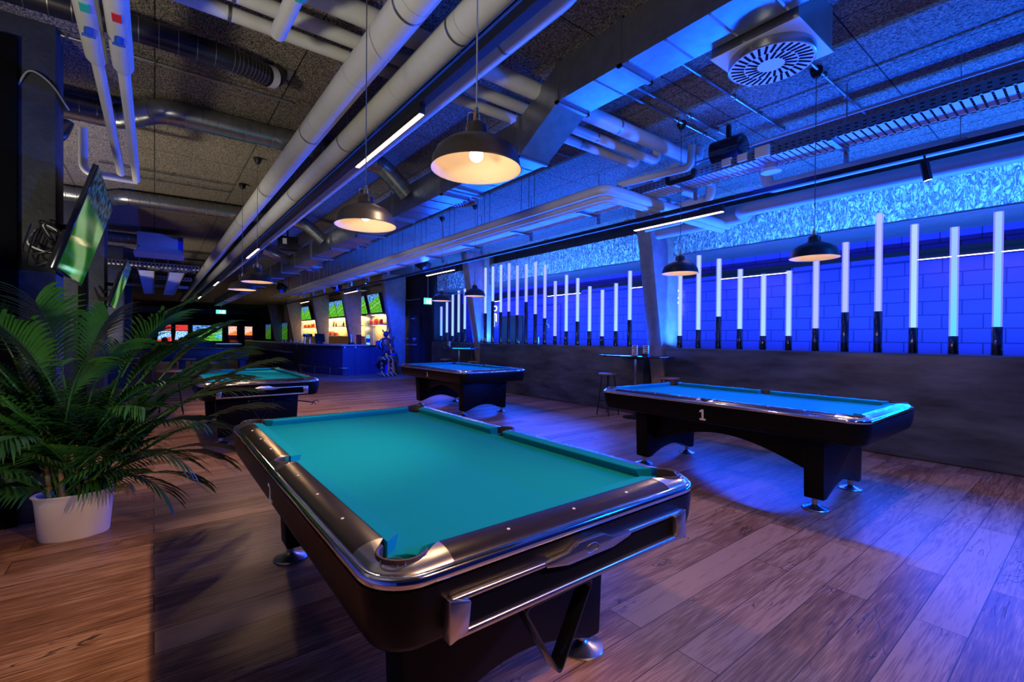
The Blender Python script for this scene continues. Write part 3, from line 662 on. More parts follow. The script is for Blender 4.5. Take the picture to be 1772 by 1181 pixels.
    for (x, y, r_) in [(x, y, .0602) for x, y in CP]+[(x, y, .0497) for x, y in SP]:
        a0 = math.atan2(-y, -x) if abs(y) < .01 else math.atan2(-y/abs(y), -x/abs(x)); vs = []
        for k in range(19):
            a = a0+math.radians(-95+190*k/18)
            for rr, z in ((r_, .8115), (r_-.001, .735), (r_+.0035, .735), (r_+.0035, .8115)): vs.append((x+rr*math.cos(a), y+rr*math.sin(a), z))
        MB().add(vs, [(i*4+q, i*4+(q+1) % 4, (i+1)*4+(q+1) % 4, (i+1)*4+q) for i in range(18) for q in range(4)]).build('cloth_drop', M['cloth'], t, **W)
    for x, y in CP:
        o = liner(x, y, .0605, math.atan2(y/abs(y), x/abs(x)), math.radians(205)).build('pocket', M['liner'], t, **W)
        MB().lathe([(.059, .738), (.058, .72), (.050, .68), (.001, .67)], (x, y, 0), 24).build('cup', M['void'], o, world=False)
    for x, y in SP:
        o = liner(x, y, .050, 0 if x > 0 else PI, math.radians(165)).build('pocket', M['liner'], t, **W)
        MB().lathe([(.0485, .738), (.048, .72), (.042, .68), (.001, .67)], (x, y, 0), 24).build('cup', M['void'], o, world=False)
    # sights
    sm = None
    for s in (-1, 1):
        for k in (1, 2, 3, 5, 6, 7):
            q = Vector((s*.655, -1.14+2.28*k/8, .8485))
            if sm is None: sm = MB().lathe([(.0001, .0022), (.005, .002), (.0058, 0)], (0, 0, 0), 12).build('sight', M['sight'], t, world=False); sm.location = q
            else: c2 = sm.copy(); COL.objects.link(c2); c2.location = q
        for k in (1, 2, 3):
            c2 = sm.copy(); COL.objects.link(c2); c2.location = (-.56+1.12*k/4, s*1.235, .8485)
    # pedestals, stretcher, feet
    for s in (-1, 1):
        poly = [(-.50, .625), (-.475, .10), (-.465, .088), (-.40, .088)]+[(-.40+.80*k/12, .088+.10*math.sin(PI*k/12)) for k in range(1, 12)]+[(.40, .088), (.465, .088), (.475, .10), (.50, .625)]
        MB().prism(poly, 'y', s*.865-.075, s*.865+.075).build('pedestal', M['black'], t, bevel=.014, seg=3, **W)
        for sx in (-1, 1):
            MB().lathe([(.0001, 0), (.098, 0), (.100, .007), (.096, .012), (.034, .032), (.027, .038), (.023, .042), (.023, .095), (.0001, .095)], (sx*.435, s*.865, 0), 36).build('foot', M['satin'], t, angle=30, **W)
    poly = [(-.80, .625), (-.80, .28)]+[(-.80+1.6*k/16, .28+.20*math.sin(PI*k/16)) for k in range(1, 16)]+[(.80, .28), (.80, .625)]
    MB().prism([(p_[0], p_[1]) for p_ in poly], 'x', -.36, -.31).build('stretcher', M['black'], t, bevel=.004, **W)
    MB().prism([(p_[0], p_[1]) for p_ in poly], 'x', .31, .36).build('stretcher', M['black'], t, bevel=.004, **W)
    return t
def end_frame(t):
    """metal ball-return surround on the -Y end"""
    y = -HY-.028; yb = -HY+.012; z0, z1 = .642, .754; a = .535
    MB().box(-a+.06, a-.06, -HY-.004, -HY+.03, z0+.018, z1-.016).build('ball_return', M['void'], t, world=False, smooth=False)
    MB().box(-a+.01, a-.01, y+.012, yb, z1-.018, z1).build('return_surround', M['satin'], t, world=False, bevel=.008, seg=3)
    MB().box(-a+.01, a-.01, y+.006, yb+.01, z0, z0+.022).build('return_surround', M['satin'], t, world=False, bevel=.009, seg=3)
    e = MB()
    for s in (-1, 1): e.prism([(s*a, z0-.001), (s*(a-.058), z0+.018), (s*(a-.066), z1-.016), (s*a, z1+.001)], 'y', y, yb)
    each(e, 'surround_end', M['satin'], t, world=False, bevel=.005)
    pk = MB().prism([(-.20, z1-.016), (-.20, z1-.001), (-.105, z1+.003), (-.058, z1+.024), (.058, z1+.024), (.105, z1+.003), (.20, z1-.001), (.20, z1-.016), (.105, z1-.034), (-.105, z1-.034)], 'y', y+.006, yb).build('name_plate', M['satin'], t, world=False, bevel=.004)
    em = MB().tube([(.028*math.cos(2*PI*k/20), y+.005, z1-.006+.015*math.sin(2*PI*k/20)) for k in range(21)], .001, 6, cap=False)
    for k in range(6): em.tube([(-.018+.007*k, y+.005, z1-.013), (-.015+.006*k, y+.005, z1+.001-.004*(k % 2))], .001, 5)
    em.build('badge', M['satin'], pk, world=False)
def number(t, s):
    if s == '1':
        mb = MB().prism([(-.030, -.055), (.030, -.055), (.030, -.038), (.011, -.038), (.011, .050), (-.004, .050), (-.030, .036), (-.030, .018), (-.009, .028), (-.009, -.038), (-.030, -.038)], 'z', 0, .003)
        mb.xf(Matrix.Translation((-HX+.009, 0, .706)) @ (Matrix.Rotation(-.06, 3, 'Y') @ FACE_MX).to_4x4()); o = mb.build('number', M['numwhite'], t, world=False, smooth=False)
        o['label'] = 'white number 1'; return o
    o = text_mesh('number', s, .125, M['numwhite'], (-HX+.010, -.0, .706), Matrix.Rotation(-.06, 3, 'Y') @ FACE_MX, t, .0025, world=False)
    o['label'] = 'white number %s' % s
ta = make_table(); tb = copy_tree(ta); tc_ = copy_tree(ta); td = copy_tree(ta)
TABLES = [(ta, (1.13, 2.345), '2', 1, 'large green-cloth pool table nearest the viewer, marked with the number two'),
          (tb, (4.86, 2.375), '1', 0, 'pool table marked number one, under the row of glowing tubes at the right'),
          (tc_, (4.86, 8.02), '3', 0, 'pool table marked number three, at mid-distance before the concrete column'),
          (td, (1.13, 8.02), '4', 1, 'green-cloth pool table behind the nearest one, beside the tall stools')]
for t, (x, y), n, fr, lab in TABLES:
    number(t, n)
    if fr: end_frame(t)
    t.location = (x, y, 0); t['label'] = lab; t['group'] = 'pool tables in the hall'
# triangular ball racks hanging under the two framed table ends
def rack(x, y, lab):
    t = thing('ball_rack', lab, 'ball rack', (x, y, .585), 'racks under table ends')
    c_ = [Vector((-.15, 0, 0)), Vector((.15, 0, 0)), Vector((0, 0, -.26))]
    pts = []
    for i in range(3):
        a, b, c2 = c_[i-1], c_[i], c_[(i+1) % 3]
        p0 = b+(a-b).normalized()*.03; p1 = b+(c2-b).normalized()*.03
        for k in range(7):
            q = k/6; pts.append(p0*(1-q)**2+b*2*q*(1-q)+p1*q*q)
    vs = []; n = len(pts)
    cen = Vector((0, 0, -.09))
    for p_ in pts:
        d_ = (p_-cen).normalized()
        for r_, yy in ((0, -.030), (.013, -.030), (.013, .030), (0, .030)): vs.append(tuple(p_+d_*r_+Vector((0, yy, 0))))
    fs = [(i*4+j, i*4+(j+1) % 4, ((i+1) % n)*4+(j+1) % 4, ((i+1) % n)*4+j) for i in range(n) for j in range(4)]
    MB().add(vs, fs).build('frame', M['blackgloss'], t, world=False, bevel=.002)
    MB().box(-.012, .012, -.01, .01, -.01, .04).build('hook', M['blacksat'], t, world=False)
rack(1.06, 1.125, 'black triangular ball rack hanging under the front of table number two')
rack(1.10, 6.80, 'black triangular ball rack under the end of the farther green table')
t = thing('cue_bridge', 'small black cue bridge poking out under the green table by the stools', 'cue bridge', (1.62, 7.05, .50))
MB().tube([(1.45, 7.0, .55), (1.83, 7.05, .47)], .008).build('shaft', M['blacksat'], t)
MB().tube([(1.83, 7.05, .50), (1.80, 7.05, .43)], .005).tube([(1.83, 7.05, .48), (1.88, 7.05, .50), (1.90, 7.05, .47)], .005).tube([(1.83, 7.05, .47), (1.86, 7.05, .43)], .005).build('head', M['blacksat'], t)
# ================================================================== pendant lamps
def make_pendant():
    t = thing('pendant_lamp', '', 'pendant lamp')
    out = [(.046, .185), (.048, .178), (.050, .150), (.056, .140), (.085, .128), (.130, .108), (.165, .080), (.183, .045), (.189, .012), (.193, .004), (.193, 0)]
    MB().lathe(out, n=56).build('shade', M['shade'], t, world=False, angle=60)
    inn = [(.191, 0), (.186, .006), (.180, .044), (.160, .078), (.126, .105), (.083, .124), (.050, .136), (.046, .165), (.001, .166)]
    MB().lathe(inn, n=56).build('reflector', M['shadein'], t, world=False, angle=60)
    MB().lathe([(.0001, .190), (.040, .190), (.046, .185)], n=32).lathe([(.030, .19), (.030, .198), (.001, .2)], n=24).build('collar', M['shade'], t, world=False)
    MB().lathe([(.020, .19), (.020, .205), (.015, .210), (.015, .235), (.010, .24), (.009, .262), (.0005, .266)], n=20).build('socket_fitting', M['brass'], t, world=False)
    b = MB()
    for s in (-1, 1):
        b.tube(bend([(s*.050, 0, .140), (s*.044, 0, .185), (s*.044, 0, .232), (s*.014, 0, .238)], .02), .0028, 8)
    b.build('bail', M['copper'], t, world=False)
    MB().sphere((0, 0, .062), .030, 20).build('bulb', M['bulb'], t, world=False)
    MB().lathe([(.016, .09), (.018, .165)], n=16).build('lamp_holder', M['whitep'], t, world=False)
    return t
pend = make_pendant()
PEND = [(1.085, 1.66, 2.145, 'black dome pendant lamp nearest the viewer, its bulb in plain sight, over table number two'),
        (1.08, 2.95, 2.145, 'black dome pendant lamp over the far half of table number two, left of the nearest'),
        (4.57, 1.59, 2.145, 'black dome pendant lamp over the near half of table number one, against the blue beam'),
        (4.56, 2.89, 2.145, 'black dome pendant lamp over the far half of table number one, against the concrete column'),
        (1.085, 6.97, 2.145, 'right of the two black pendant lamps hanging over the farther green table'),
        (1.085, 8.30, 2.145, 'left of the two black pendant lamps hanging over the farther green table'),
        (4.56, 7.00, 2.17, 'black pendant lamp beside the second column, over the near half of table number three'),
        (4.50, 8.10, 2.145, 'black pendant lamp over the far half of table number three, below the linear light')]
for i, (x, y, z, lab) in enumerate(PEND):
    o = pend if i == 0 else copy_tree(pend)
    o.location = (x, y, z); o['label'] = lab; o['group'] = 'black pendant lamps over the pool tables'
    MB().tube([(x, y, z+.26), (x, y, 3.76)], .0035, 6).build('cord', M['cord'], o)
    MB().lathe([(.0001, 0), (.025, 0), (.045, .035), (.050, .06), (.050, .08), (.0001, .08)], (x, y, 3.72), 24).build('ceiling_rose', M['shade'], o)
    k = (1.0, 1.0, .9, .9, .9, .8, .7, .7)[i]
    point('pendant_light', (x, y, z+.026), .9, WARM, .02)
    spot('pendant_downlight', (x, y, z-.004), (x, y, 0), 30*k, WARM, 165, .05, .25)

# ================================================================== glowing tubes on the parapet
TX = 7.36
TUBE_POS = [(0.761, 1.582, 2.855, 'a', 0), (1.114, 1.48, 2.75, 'a', 0), (1.474, 1.584, 2.851, 'b', 0), (1.825, 1.797, 3.059, 'c', 0), (2.185, 1.799, 2.743, 'c', 0), (2.534, 1.587, 2.668, 'c', 0), (2.884, 1.481, 2.438, 'b', 0), (3.242, 1.48, 2.427, 'b', 0), (3.599, 1.589, 2.541, 'b', 0), (3.95, 1.797, 2.752, 'b', 0), (4.307, 1.583, 2.857, 'b', 0), (4.659, 1.479, 2.776, 'b', 0), (5.752, 1.787, 2.749, 'b', 1), (6.094, 1.572, 2.537, 'b', 1), (6.453, 1.469, 2.433, 'b', 1), (6.807, 1.574, 2.535, 'b', 1), (7.164, 1.79, 2.745, 'b', 1), (7.515, 1.578, 2.851, 'b', 1), (7.883, 1.471, 2.745, 'c', 1), (8.243, 1.891, 3.161, 'c', 1), (8.588, 2.003, 3.273, 'c', 1), (8.945, 2.319, 3.268, 'c', 1), (9.302, 2.004, 3.271, 'c', 1), (9.657, 2.109, 3.378, 'c', 1), (10.015, 2.106, 3.38, 'b', 1), (10.387, 2.419, 3.377, 'b', 1), (10.746, 2.102, 3.383, 'b', 1), (11.832, 1.671, 2.883, 'b', 2), (12.184, 1.574, 2.853, 'b', 2), (12.542, 1.469, 2.754, 'b', 2), (12.902, 1.571, 2.541, 'b', 2), (13.263, 1.468, 2.414, 'a', 2)]
pos_words = {0: 'right-hand bay', 1: 'middle bay', 2: 'far left bay'}
ordn = ['first', 'second', 'third', 'fourth', 'fifth', 'sixth', 'seventh', 'eighth', 'ninth', 'tenth', 'eleventh', 'twelfth', 'thirteenth', 'fourteenth', 'fifteenth']
cnt = {}
for (y, zs, zt, k, bay) in TUBE_POS:
    n = cnt.get(bay, 0); cnt[bay] = n+1
    lab = 'glowing tube lamp on the parapet ledge, %s from the right in the %s' % (ordn[n], pos_words[bay])
    t = thing('tube_lamp', lab, 'tube lamp', (TX, y, 1.272), 'glowing tube lamps along the parapet')
    MB().lathe([(.0001, 0), (.046, 0), (.047, .01), (.047, zs-1.272), (.044, zs-1.268), (.0001, zs-1.268)], n=28).build('base', M['blackgloss'], t, world=False)
    MB().lathe([(.026, zs-1.27), (.026, zt-1.275)], n=16, cap=True).build('light_core', M['core_'+k], t, world=False)
    MB().lathe([(.041, zs-1.268), (.041, zt-1.272), (.0001, zt-1.272)], n=28).build('acrylic_tube', M['shell'], t, world=False)

# ================================================================== pipes
def pipe(pts, r, m, name, label, cat='pipe', rb=.25, group=None, joints=()):
    t = thing(name, label, cat, tuple(pts[0]), group)
    MB().tube(bend(pts, rb), r, 24).build('pipe_run', m, t)
    if joints:
        j = MB()
        for a, b in joints: j.tube([a, b], r+.004, 24)
        j.build('wrap_seam', m, t)
    return t
def ring(mb, c, ax, r, wdt=.012, n=24):
    c = Vector(c); a = Vector(ax).normalized()*wdt/2; mb.tube([c-a, c+a], r, n, cap=False); return mb
def longpipe(x, z, r, y0, y1, m, label, extra0=None):
    t = thing('insulated_pipe', label, 'pipe', (x, y0, z), 'long white pipes under the ceiling')
    pts = ([] if not extra0 else extra0)+[(x, y0, z), (x, y1, z)]
    MB().tube(bend(pts, .28, 10), r, 32).build('pipe_run', m, t)
    s = MB(); y = y0+1.0
    while y < y1: ring(s, (x, y, z), (0, 1, 0), r+.0015, .006); y += 1.0
    s.build('wrap_seam', M['greypipe'], t)
    s = MB(); y = y0+.7
    while y < y1:
        s.box(x-r*.2, x+r*.2, y-.012, y+.012, z+r-.004, 3.79) if False else s.tube([(x, y, z+r-.005), (x, y, 3.79)], .004, 6); ring(s, (x, y, z), (0, 1, 0), r+.003, .02); y += 2.2
    each(s, 'hanger', M['galvdark'], t)
    return t
t1 = longpipe(1.213, 3.424, .109, -2.5, 32, M['whitepipe'], 'thickest white insulated pipe, leftmost of the four long runs under the ceiling')
t2 = longpipe(1.556, 3.424, .098, -2.5, 32, M['whitepipe'], 'second thick white insulated pipe, right beside the thickest one')
t3 = longpipe(1.757, 3.445, .033, 1.95, 32, M['whitepipe'], 'thin white pipe running between the black light track and the rightmost white pipe', [(1.90, 1.45, 3.30), (1.665, 1.75, 3.34)][:0])
t4 = longpipe(1.90, 3.445, .075, 1.85, 32, M['whitepipe'], 'rightmost white pipe of the central bundle, bending upward at its near end', [(1.90, 1.71, 3.79)])
for (x, y, z, m_, par) in [(1.32, 5.15, 3.42, 'bluetag', t1), (0, 0, 0, 'bluetag', t1), (1.650, 4.25, 3.40, 'redtag', t2)][0:3:2]:
    MB().cb((x, y, z), (.02, .07, .04)).build('tag', M[m_], par, bevel=.003)
# black track with linear lights between the pipes
t = thing('light_track', 'long black light track running between the thick white pipes', 'light track', (1.59, 1.0, 3.15))
MB().box(1.642, 1.708, -2.4, 32, 3.265, 3.335).build('rail', M['blacksat'], t)
s = MB(); y = 0
while y < 31: s.tube([(1.69, y, 3.33), (1.69, y, 3.79)], .003, 5); y += 1.4
each(s, 'suspension_rod', M['galvdark'], t)
t = thing('cable_tray', 'black tray above the light track, added to block light between the white pipes', 'cable tray', (1.59, 1.0, 3.4))  # added to block ledge light slipping between the pipes onto the ceiling
MB().box(1.665, 1.815, -2.4, 32, 3.50, 3.505).box(1.665, 1.669, -2.4, 32, 3.50, 3.54).box(1.811, 1.815, -2.4, 32, 3.50, 3.54).build('trough', M['blacksat'], t, smooth=False)
def linear(x0, y0, y1, z, lab, gr, wd=.05):
    t = thing('linear_light', lab, 'linear light', (x0, y0, z), gr)
    MB().box(x0-wd/2, x0+wd/2, y0, y1, z, z+.075).build('housing', M['blacksat'], t, bevel=.003)
    MB().box(x0-wd/2+.006, x0+wd/2-.006, y0+.01, y1-.01, z-.006, z+.001).build('diffuser', M['warmstrip'], t)
    return t
for y0, nm in ((3.33, 'nearest'), (10.55, 'second nearest'), (17.9, 'third'), (25.2, 'farthest')):
    linear(1.667, y0, y0+1.48, 3.19, '%s warm linear light on the track between the white pipes' % nm, 'linear lights on the central track')

# cross pipes under the ceiling (run along X)
for (y, z, r, x1, lab) in [(3.15, 3.63, .075, 5.30, 'thickest of the three pipes crossing the hall under the ceiling'), (3.45, 3.62, .052, 4.90, 'middle of the three pipes crossing the hall under the ceiling'), (3.68, 3.62, .048, 4.80, 'farthest of the three pipes crossing the hall under the ceiling')]:
    t = thing('cross_pipe', lab, 'pipe', (-4.1, y, z), 'pipes crossing the hall')
    MB().tube(bend([(-4.1, y, z), (x1, y, z), (x1+.02, y, 3.79)], .12), r, 20).build('pipe_run', M['whitepipe'], t)
    s = MB(); x = -3
    while x < x1: s.tube([(x, y, z+r), (x, y, 3.79)], .004, 5); ring(s, (x, y, z), (1, 0, 0), r+.003, .02); x += 1.7
    each(s, 'hanger', M['galvdark'], t)
# two pipes coming down the left side, thick lagging then thin, ending in an elbow
for (x, yb, ye, tagm, lab) in [(-.295, 4.05, 6.72, 'greentag', 'left of the two white pipes with blue valves at the top left'), (-.165, 4.08, 6.90, 'redtag', 'right of the two white pipes with blue valves at the top left')]:
    t = thing('valve_pipe', lab, 'pipe', (x, 1.2, 3.22), 'valve pipes at top left')
    MB().tube([(x, 1.2, 3.22), (x, yb-.05, 3.22), (x, yb, 3.22)], [.058, .058, .045], 22).build('lagging', M['whitepipe'], t)
    MB().tube([(x, yb, 3.22), (x, ye, 3.22)], .036, 18).build('pipe_run', M['whitepipe'], t)
    MB().tube([(x, 3.55, 3.16), (x, 3.55, 3.12)], .022, 10).tube([(x-.03, 3.55, 3.12), (x+.03, 3.55, 3.12)], .008, 8).build('valve', M['bluetag'], t)
    MB().box(x-.02, x+.02, 3.30, 3.38, 3.158, 3.166).build('tag', M[tagm], t)
pipe([(-.16, 6.93, 3.22), (-.62, 6.93, 3.22), (-.62, 6.93, 3.70)], .040, M['whitepipe'], 'elbow_pipe', 'white pipe joining the two valve pipes and turning up to the ceiling', rb=.1)
t = thing('supply_stub', 'white vertical drop pipe with a blue valve near the top, left of the thickest pipe', 'pipe', (.64, 3.34, 3.2))
MB().tube([(.66, 2.2, 3.42), (.64, 3.10, 3.40), (.635, 3.34, 3.40)], .048, 20).build('pipe_run', M['whitepipe'], t)
MB().tube([(.66, 2.62, 3.36), (.66, 2.62, 3.33)], .025, 10).build('valve', M['bluetag'], t)
MB().tube([(.655, 2.80, 3.40), (.655, 2.88, 3.40)], .049, 20).build('tag', M['greentag'], t)
# pipe group beside the right-hand cable tray
for (dx, z, r, lab) in [(0, 3.119, .058, 'grey-white pipe along the cable tray, outermost of the bundle that turns off at the column'), (.136, 3.074, .038, 'middle pipe of the bundle along the right-hand cable tray'), (.236, 3.070, .033, 'innermost pipe of the bundle along the right-hand cable tray')]:
    t = thing('bundle_pipe', lab, 'pipe', (4.014+dx, 22, z), 'pipe bundle along the cable tray')
    MB().tube(bend([(4.014+dx, 22, z), (4.014+dx, 3.49+dx*.55, z), (6.75, 3.49+dx*.55, z)], .14, 8), r, 22).build('pipe_run', M['whitepipe'], t)
    s = MB(); y = 5
    while y < 21: s.tube([(4.014+dx, y, z+r), (4.014+dx, y, 3.79)], .005, 5); y += 1.1
    each(s, 'hanger', M['galvdark'], t)
pipe([(4.33, 3.55, 3.24), (4.44, 2.85, 3.24), (4.46, 2.72, 3.24), (4.46, 2.70, 3.46)], .040, M['whitepipe'], 'elbow_pipe', 'grey-white pipe with an upturned elbow beside the black speaker', rb=.08)
pipe([(4.25, 2.85, 3.12), (4.25, 2.85, 3.05), (4.25, 2.55, 3.05), (4.25, 2.55, 3.12)], .028, M['blacksat'], 'black_hose', 'short black hose under the cable tray near the upturned elbow', 'hose', rb=.04)
# large blue-lit pipes above the beam
pipe([(5.80, -2, 3.24), (5.80, 2.35, 3.24), (5.80, 2.5, 3.24), (5.80, 2.6, 3.60)], .070, M['whitepipe'], 'wall_pipe', 'smooth pipe running above the black track at the right, turning up near the speaker', rb=.15)
pipe([(6.25, -2, 3.16), (6.25, 3.1, 3.16), (6.60, 3.1, 3.16), (6.6, 4.6, 3.16)], .085, M['greypipe'], 'wall_pipe', 'dull grey pipe just above the rough concrete beam', rb=.2)
pipe([(6.75, -2, 3.30), (6.75, 4.0, 3.30), (6.75, 4.1, 3.75)], .10, M['greypipe'], 'wall_pipe', 'dark grey pipe tucked behind the black track above the beam', rb=.15)
pipe([(5.15, -2, 3.55), (5.15, 3.4, 3.55), (5.15, 3.5, 3.7)], .014, M['greypipe'], 'wall_pipe', 'thin pipe between the perforated tray and the smooth pipe at the upper right', rb=.05)
for k, (x, y, r, lab) in enumerate([(5.2, 3.35, .06, 'short blue-lit pipe elbow above the column, nearest'), (5.55, 3.75, .05, 'short blue-lit pipe elbow above the column, in the middle'), (5.9, 4.15, .05, 'short blue-lit pipe elbow above the column, farthest')]):
    pipe([(4.75, y-.25, 3.40), (x+.35, y-.25, 3.40), (x+.35, y-.25, 3.20), (x+.38, y+.45, 3.20)], r, M['whitepipe'], 'elbow_pipe', lab, rb=.1)

# ================================================================== ducts
def duct_main():
    t = thing('main_duct', 'rectangular galvanised air duct stepping down along the hall', 'air duct', (2.85, 2.2, 3.3))
    x0, x1 = 2.68, 3.03
    s = MB().box(x0, x1, -2.5, 2.86, 3.42, 3.75); y = -2.2
    while y < 2.7: s.prism([(y-.012, 3.4201), (y, 3.4145), (y+.012, 3.4201)], 'x', x0+.01, x1-.01); y += .31
    s.build('near_section', M['galv'], t, smooth=False)
    MB().add([(x0, 2.86, 3.42), (x1, 2.86, 3.42), (x1, 2.86, 3.75), (x0, 2.86, 3.75), (x0, 3.38, 3.12), (x1, 3.38, 3.12), (x1, 3.38, 3.46), (x0, 3.38, 3.46)],
             [(0, 1, 5, 4), (3, 7, 6, 2), (0, 4, 7, 3), (1, 2, 6, 5)]).build('offset_section', M['galv'], t, smooth=False)
    s = MB().box(x0, x1, 3.38, 31, 3.12, 3.46); y = 3.6
    while y < 20: s.prism([(y-.012, 3.1201), (y, 3.1145), (y+.012, 3.1201)], 'x', x0+.01, x1-.01); y += .31
    s.build('far_section', M['galv'], t, smooth=False)
    s = MB()
    def fl(y, z0, z1):
        for a in ((x0-.02, x0), (x1, x1+.02)): s.box(a[0], a[1], y-.018, y+.018, z0-.02, z1+.02)
        s.box(x0-.02, x1+.02, y-.018, y+.018, z0-.02, z0)
    for y in (-.9, .65, 2.20, 2.86): fl(y, 3.42, 3.75)
    y = 3.38
    while y < 31: fl(y, 3.12, 3.46); y += 1.45
    each(s, 'flange', M['galvdark'], t, smooth=False)
    s = MB()
    for y in (4.6, 7.5, 10.4, 13.3, 16.2): s.tube([(x0-.03, y, 3.10), (x0-.03, y, 3.79)], .005, 6).tube([(x1+.03, y, 3.10), (x1+.03, y, 3.79)], .005, 6).box(x0-.06, x1+.06, y-.02, y+.02, 3.085, 3.105)
    each(s, 'hanger', M['galvdark'], t, smooth=False)
duct_main()
def spiral(pts, r, lab, m=M['galv'], pitch=.13, rb=.16):
    t = thing('spiral_duct', lab, 'air duct', tuple(pts[0]), 'spiral ducts')
    P = bend(pts, rb, 5); MB().tube(P, r, 32).build('duct_run', m, t)
    s = MB(); acc = 0; nxt = pitch
    for i in range(1, len(P)):
        a, b = Vector(P[i-1]), Vector(P[i]); L = (b-a).length; d_ = (b-a)/L if L > 1e-6 else Vector((1, 0, 0))
        while acc+L > nxt:
            c = a+d_*(nxt-acc); u = Vector((-d_.y, d_.x, 0))
            tilt = (d_+u*.10).normalized(); s.tube([c-tilt*.004, c+tilt*.004], r+.004, 32, cap=False); nxt += pitch
        acc += L
    s.build('spiral_seam', M['satin'], t)
    return t
spiral([(-4.1, 6.27, 3.66), (-.28, 6.25, 3.66), (.043, 5.77, 3.66), (2.30, 5.77, 3.66), (2.67, 5.77, 3.34)], .118, 'large spiral duct with a double bend crossing the upper left ceiling')
spiral([(-4.1, 10.11, 3.66), (-.59, 10.10, 3.66), (-.45, 9.80, 3.66), (2.28, 9.66, 3.66), (2.67, 9.64, 3.34)], .118, 'straight spiral duct behind the nearer television at the left')
spiral([(-4.1, 13.25, 3.55), (-.31, 13.25, 3.55)], .12, 'short spiral duct feeding the grey air unit')
spiral([(-1.2, 17.2, 3.42), (1.0, 17.2, 3.42)], .12, 'spiral duct behind the air unit, low over the hanging cable ladders')
spiral([(2.0, 12.2, 3.44), (2.3, 12.25, 3.36), (2.66, 12.6, 3.32)], .12, 'small curved spiral duct joining the main duct far down the hall', rb=.2)
t = thing('flexible_duct', 'black corrugated duct hanging across the top left ceiling', 'air duct', (-3, 4.3, 3.62))
P = bend([(-4.1, 4.3, 3.62), (.50, 4.28, 3.62), (.80, 4.42, 3.64), (.86, 4.55, 3.77)], .15)
MB().tube(P, .085, 24).build('duct_run', M['steelblack'], t)
s = MB(); acc = 0; nxt = .1
for i in range(1, len(P)):
    a, b = Vector(P[i-1]), Vector(P[i]); L = (b-a).length
    while L > 1e-6 and acc+L > nxt:
        c = a+(b-a)/L*(nxt-acc); d_ = (b-a)/L; s.tube([c-d_*.003, c+d_*.003], .089, 24, cap=False); nxt += .115 if nxt < 4.5 else .028
    acc += L
each(s, 'wire_ring', M['galvdark'], t)
MB().tube([(.74, 4.38, 3.63), (.80, 4.42, 3.65)], .088, 24, cap=False).build('paper_label', M['whitep'], t)
MB().box(.82, .98, 4.46, 4.62, 3.775, 3.795).build('ceiling_plate', M['galv'], t)
t = thing('flexible_duct', 'short black corrugated hose and ceiling plate beside the wide pillar', 'air duct', (-.95, 7.0, 3.6))
MB().tube(bend([(-1.4, 6.9, 3.50), (-.80, 6.85, 3.50), (-.74, 6.9, 3.72)], .1), .055, 18).build('duct_run', M['steelblack'], t)
MB().box(-.85, -.50, 6.55, 6.95, 3.77, 3.795).build('ceiling_plate', M['whitesheet'], t)

# swirl diffusers
def make_diffuser():
    t = thing('swirl_diffuser', '', 'air diffuser')
    MB().box(-.28, .28, -.28, .28, 0, .006).build('face_plate', M['whitesheet'], t, world=False, smooth=False)
    MB().box(-.275, .275, -.275, .275, .006, .30).build('plenum_box', M['galv'], t, world=False, smooth=False)
    MB().lathe([(.262, .0), (.266, -.05), (.266, -.058), (.258, -.062)], n=48).build('collar', M['galv'], t, world=False)
    MB().lathe([(.0001, -.060), (.262, -.060), (.262, -.056)], n=48).build('disc', M['whitesheet'], t, world=False, smooth=False)
    s = MB()
    def slots(n, r0, r1, off):
        for k in range(n):
            a = 2*PI*k/n+off; c0 = Vector((math.cos(a), math.sin(a), 0)); p_ = Vector((-c0.y, c0.x, 0))
            q0 = c0*r0; q1 = c0*r1+p_*(r1-r0)*.38; e = (q1-q0).normalized(); nn = Vector((-e.y, e.x, 0))*.008
            s.prism([(v.x, v.y) for v in (q0-nn, q1-nn, q1+nn, q0+nn)], 'z', -.0625, -.0585)
    slots(32, .165, .245, 0); slots(20, .085, .155, .1)
    s.build('swirl_slots', M['void'], t, world=False, smooth=False)
    return t
df = make_diffuser()
for i, (x, y, z, lab) in enumerate([(3.34, 1.44, 3.37, 'large round swirl diffuser at the upper right, nearest the viewer'), (3.36, 5.62, 3.39, 'round swirl diffuser seen under the nearest pendant lamp'), (3.34, 9.72, 3.38, 'round swirl diffuser far along the main duct, third in line'), (3.34, 13.4, 3.30, 'round swirl diffuser farthest along the main duct')]):
    o = df if i == 0 else copy_tree(df); o.location = (x, y, z); o['label'] = lab; o['group'] = 'swirl diffusers along the main duct'

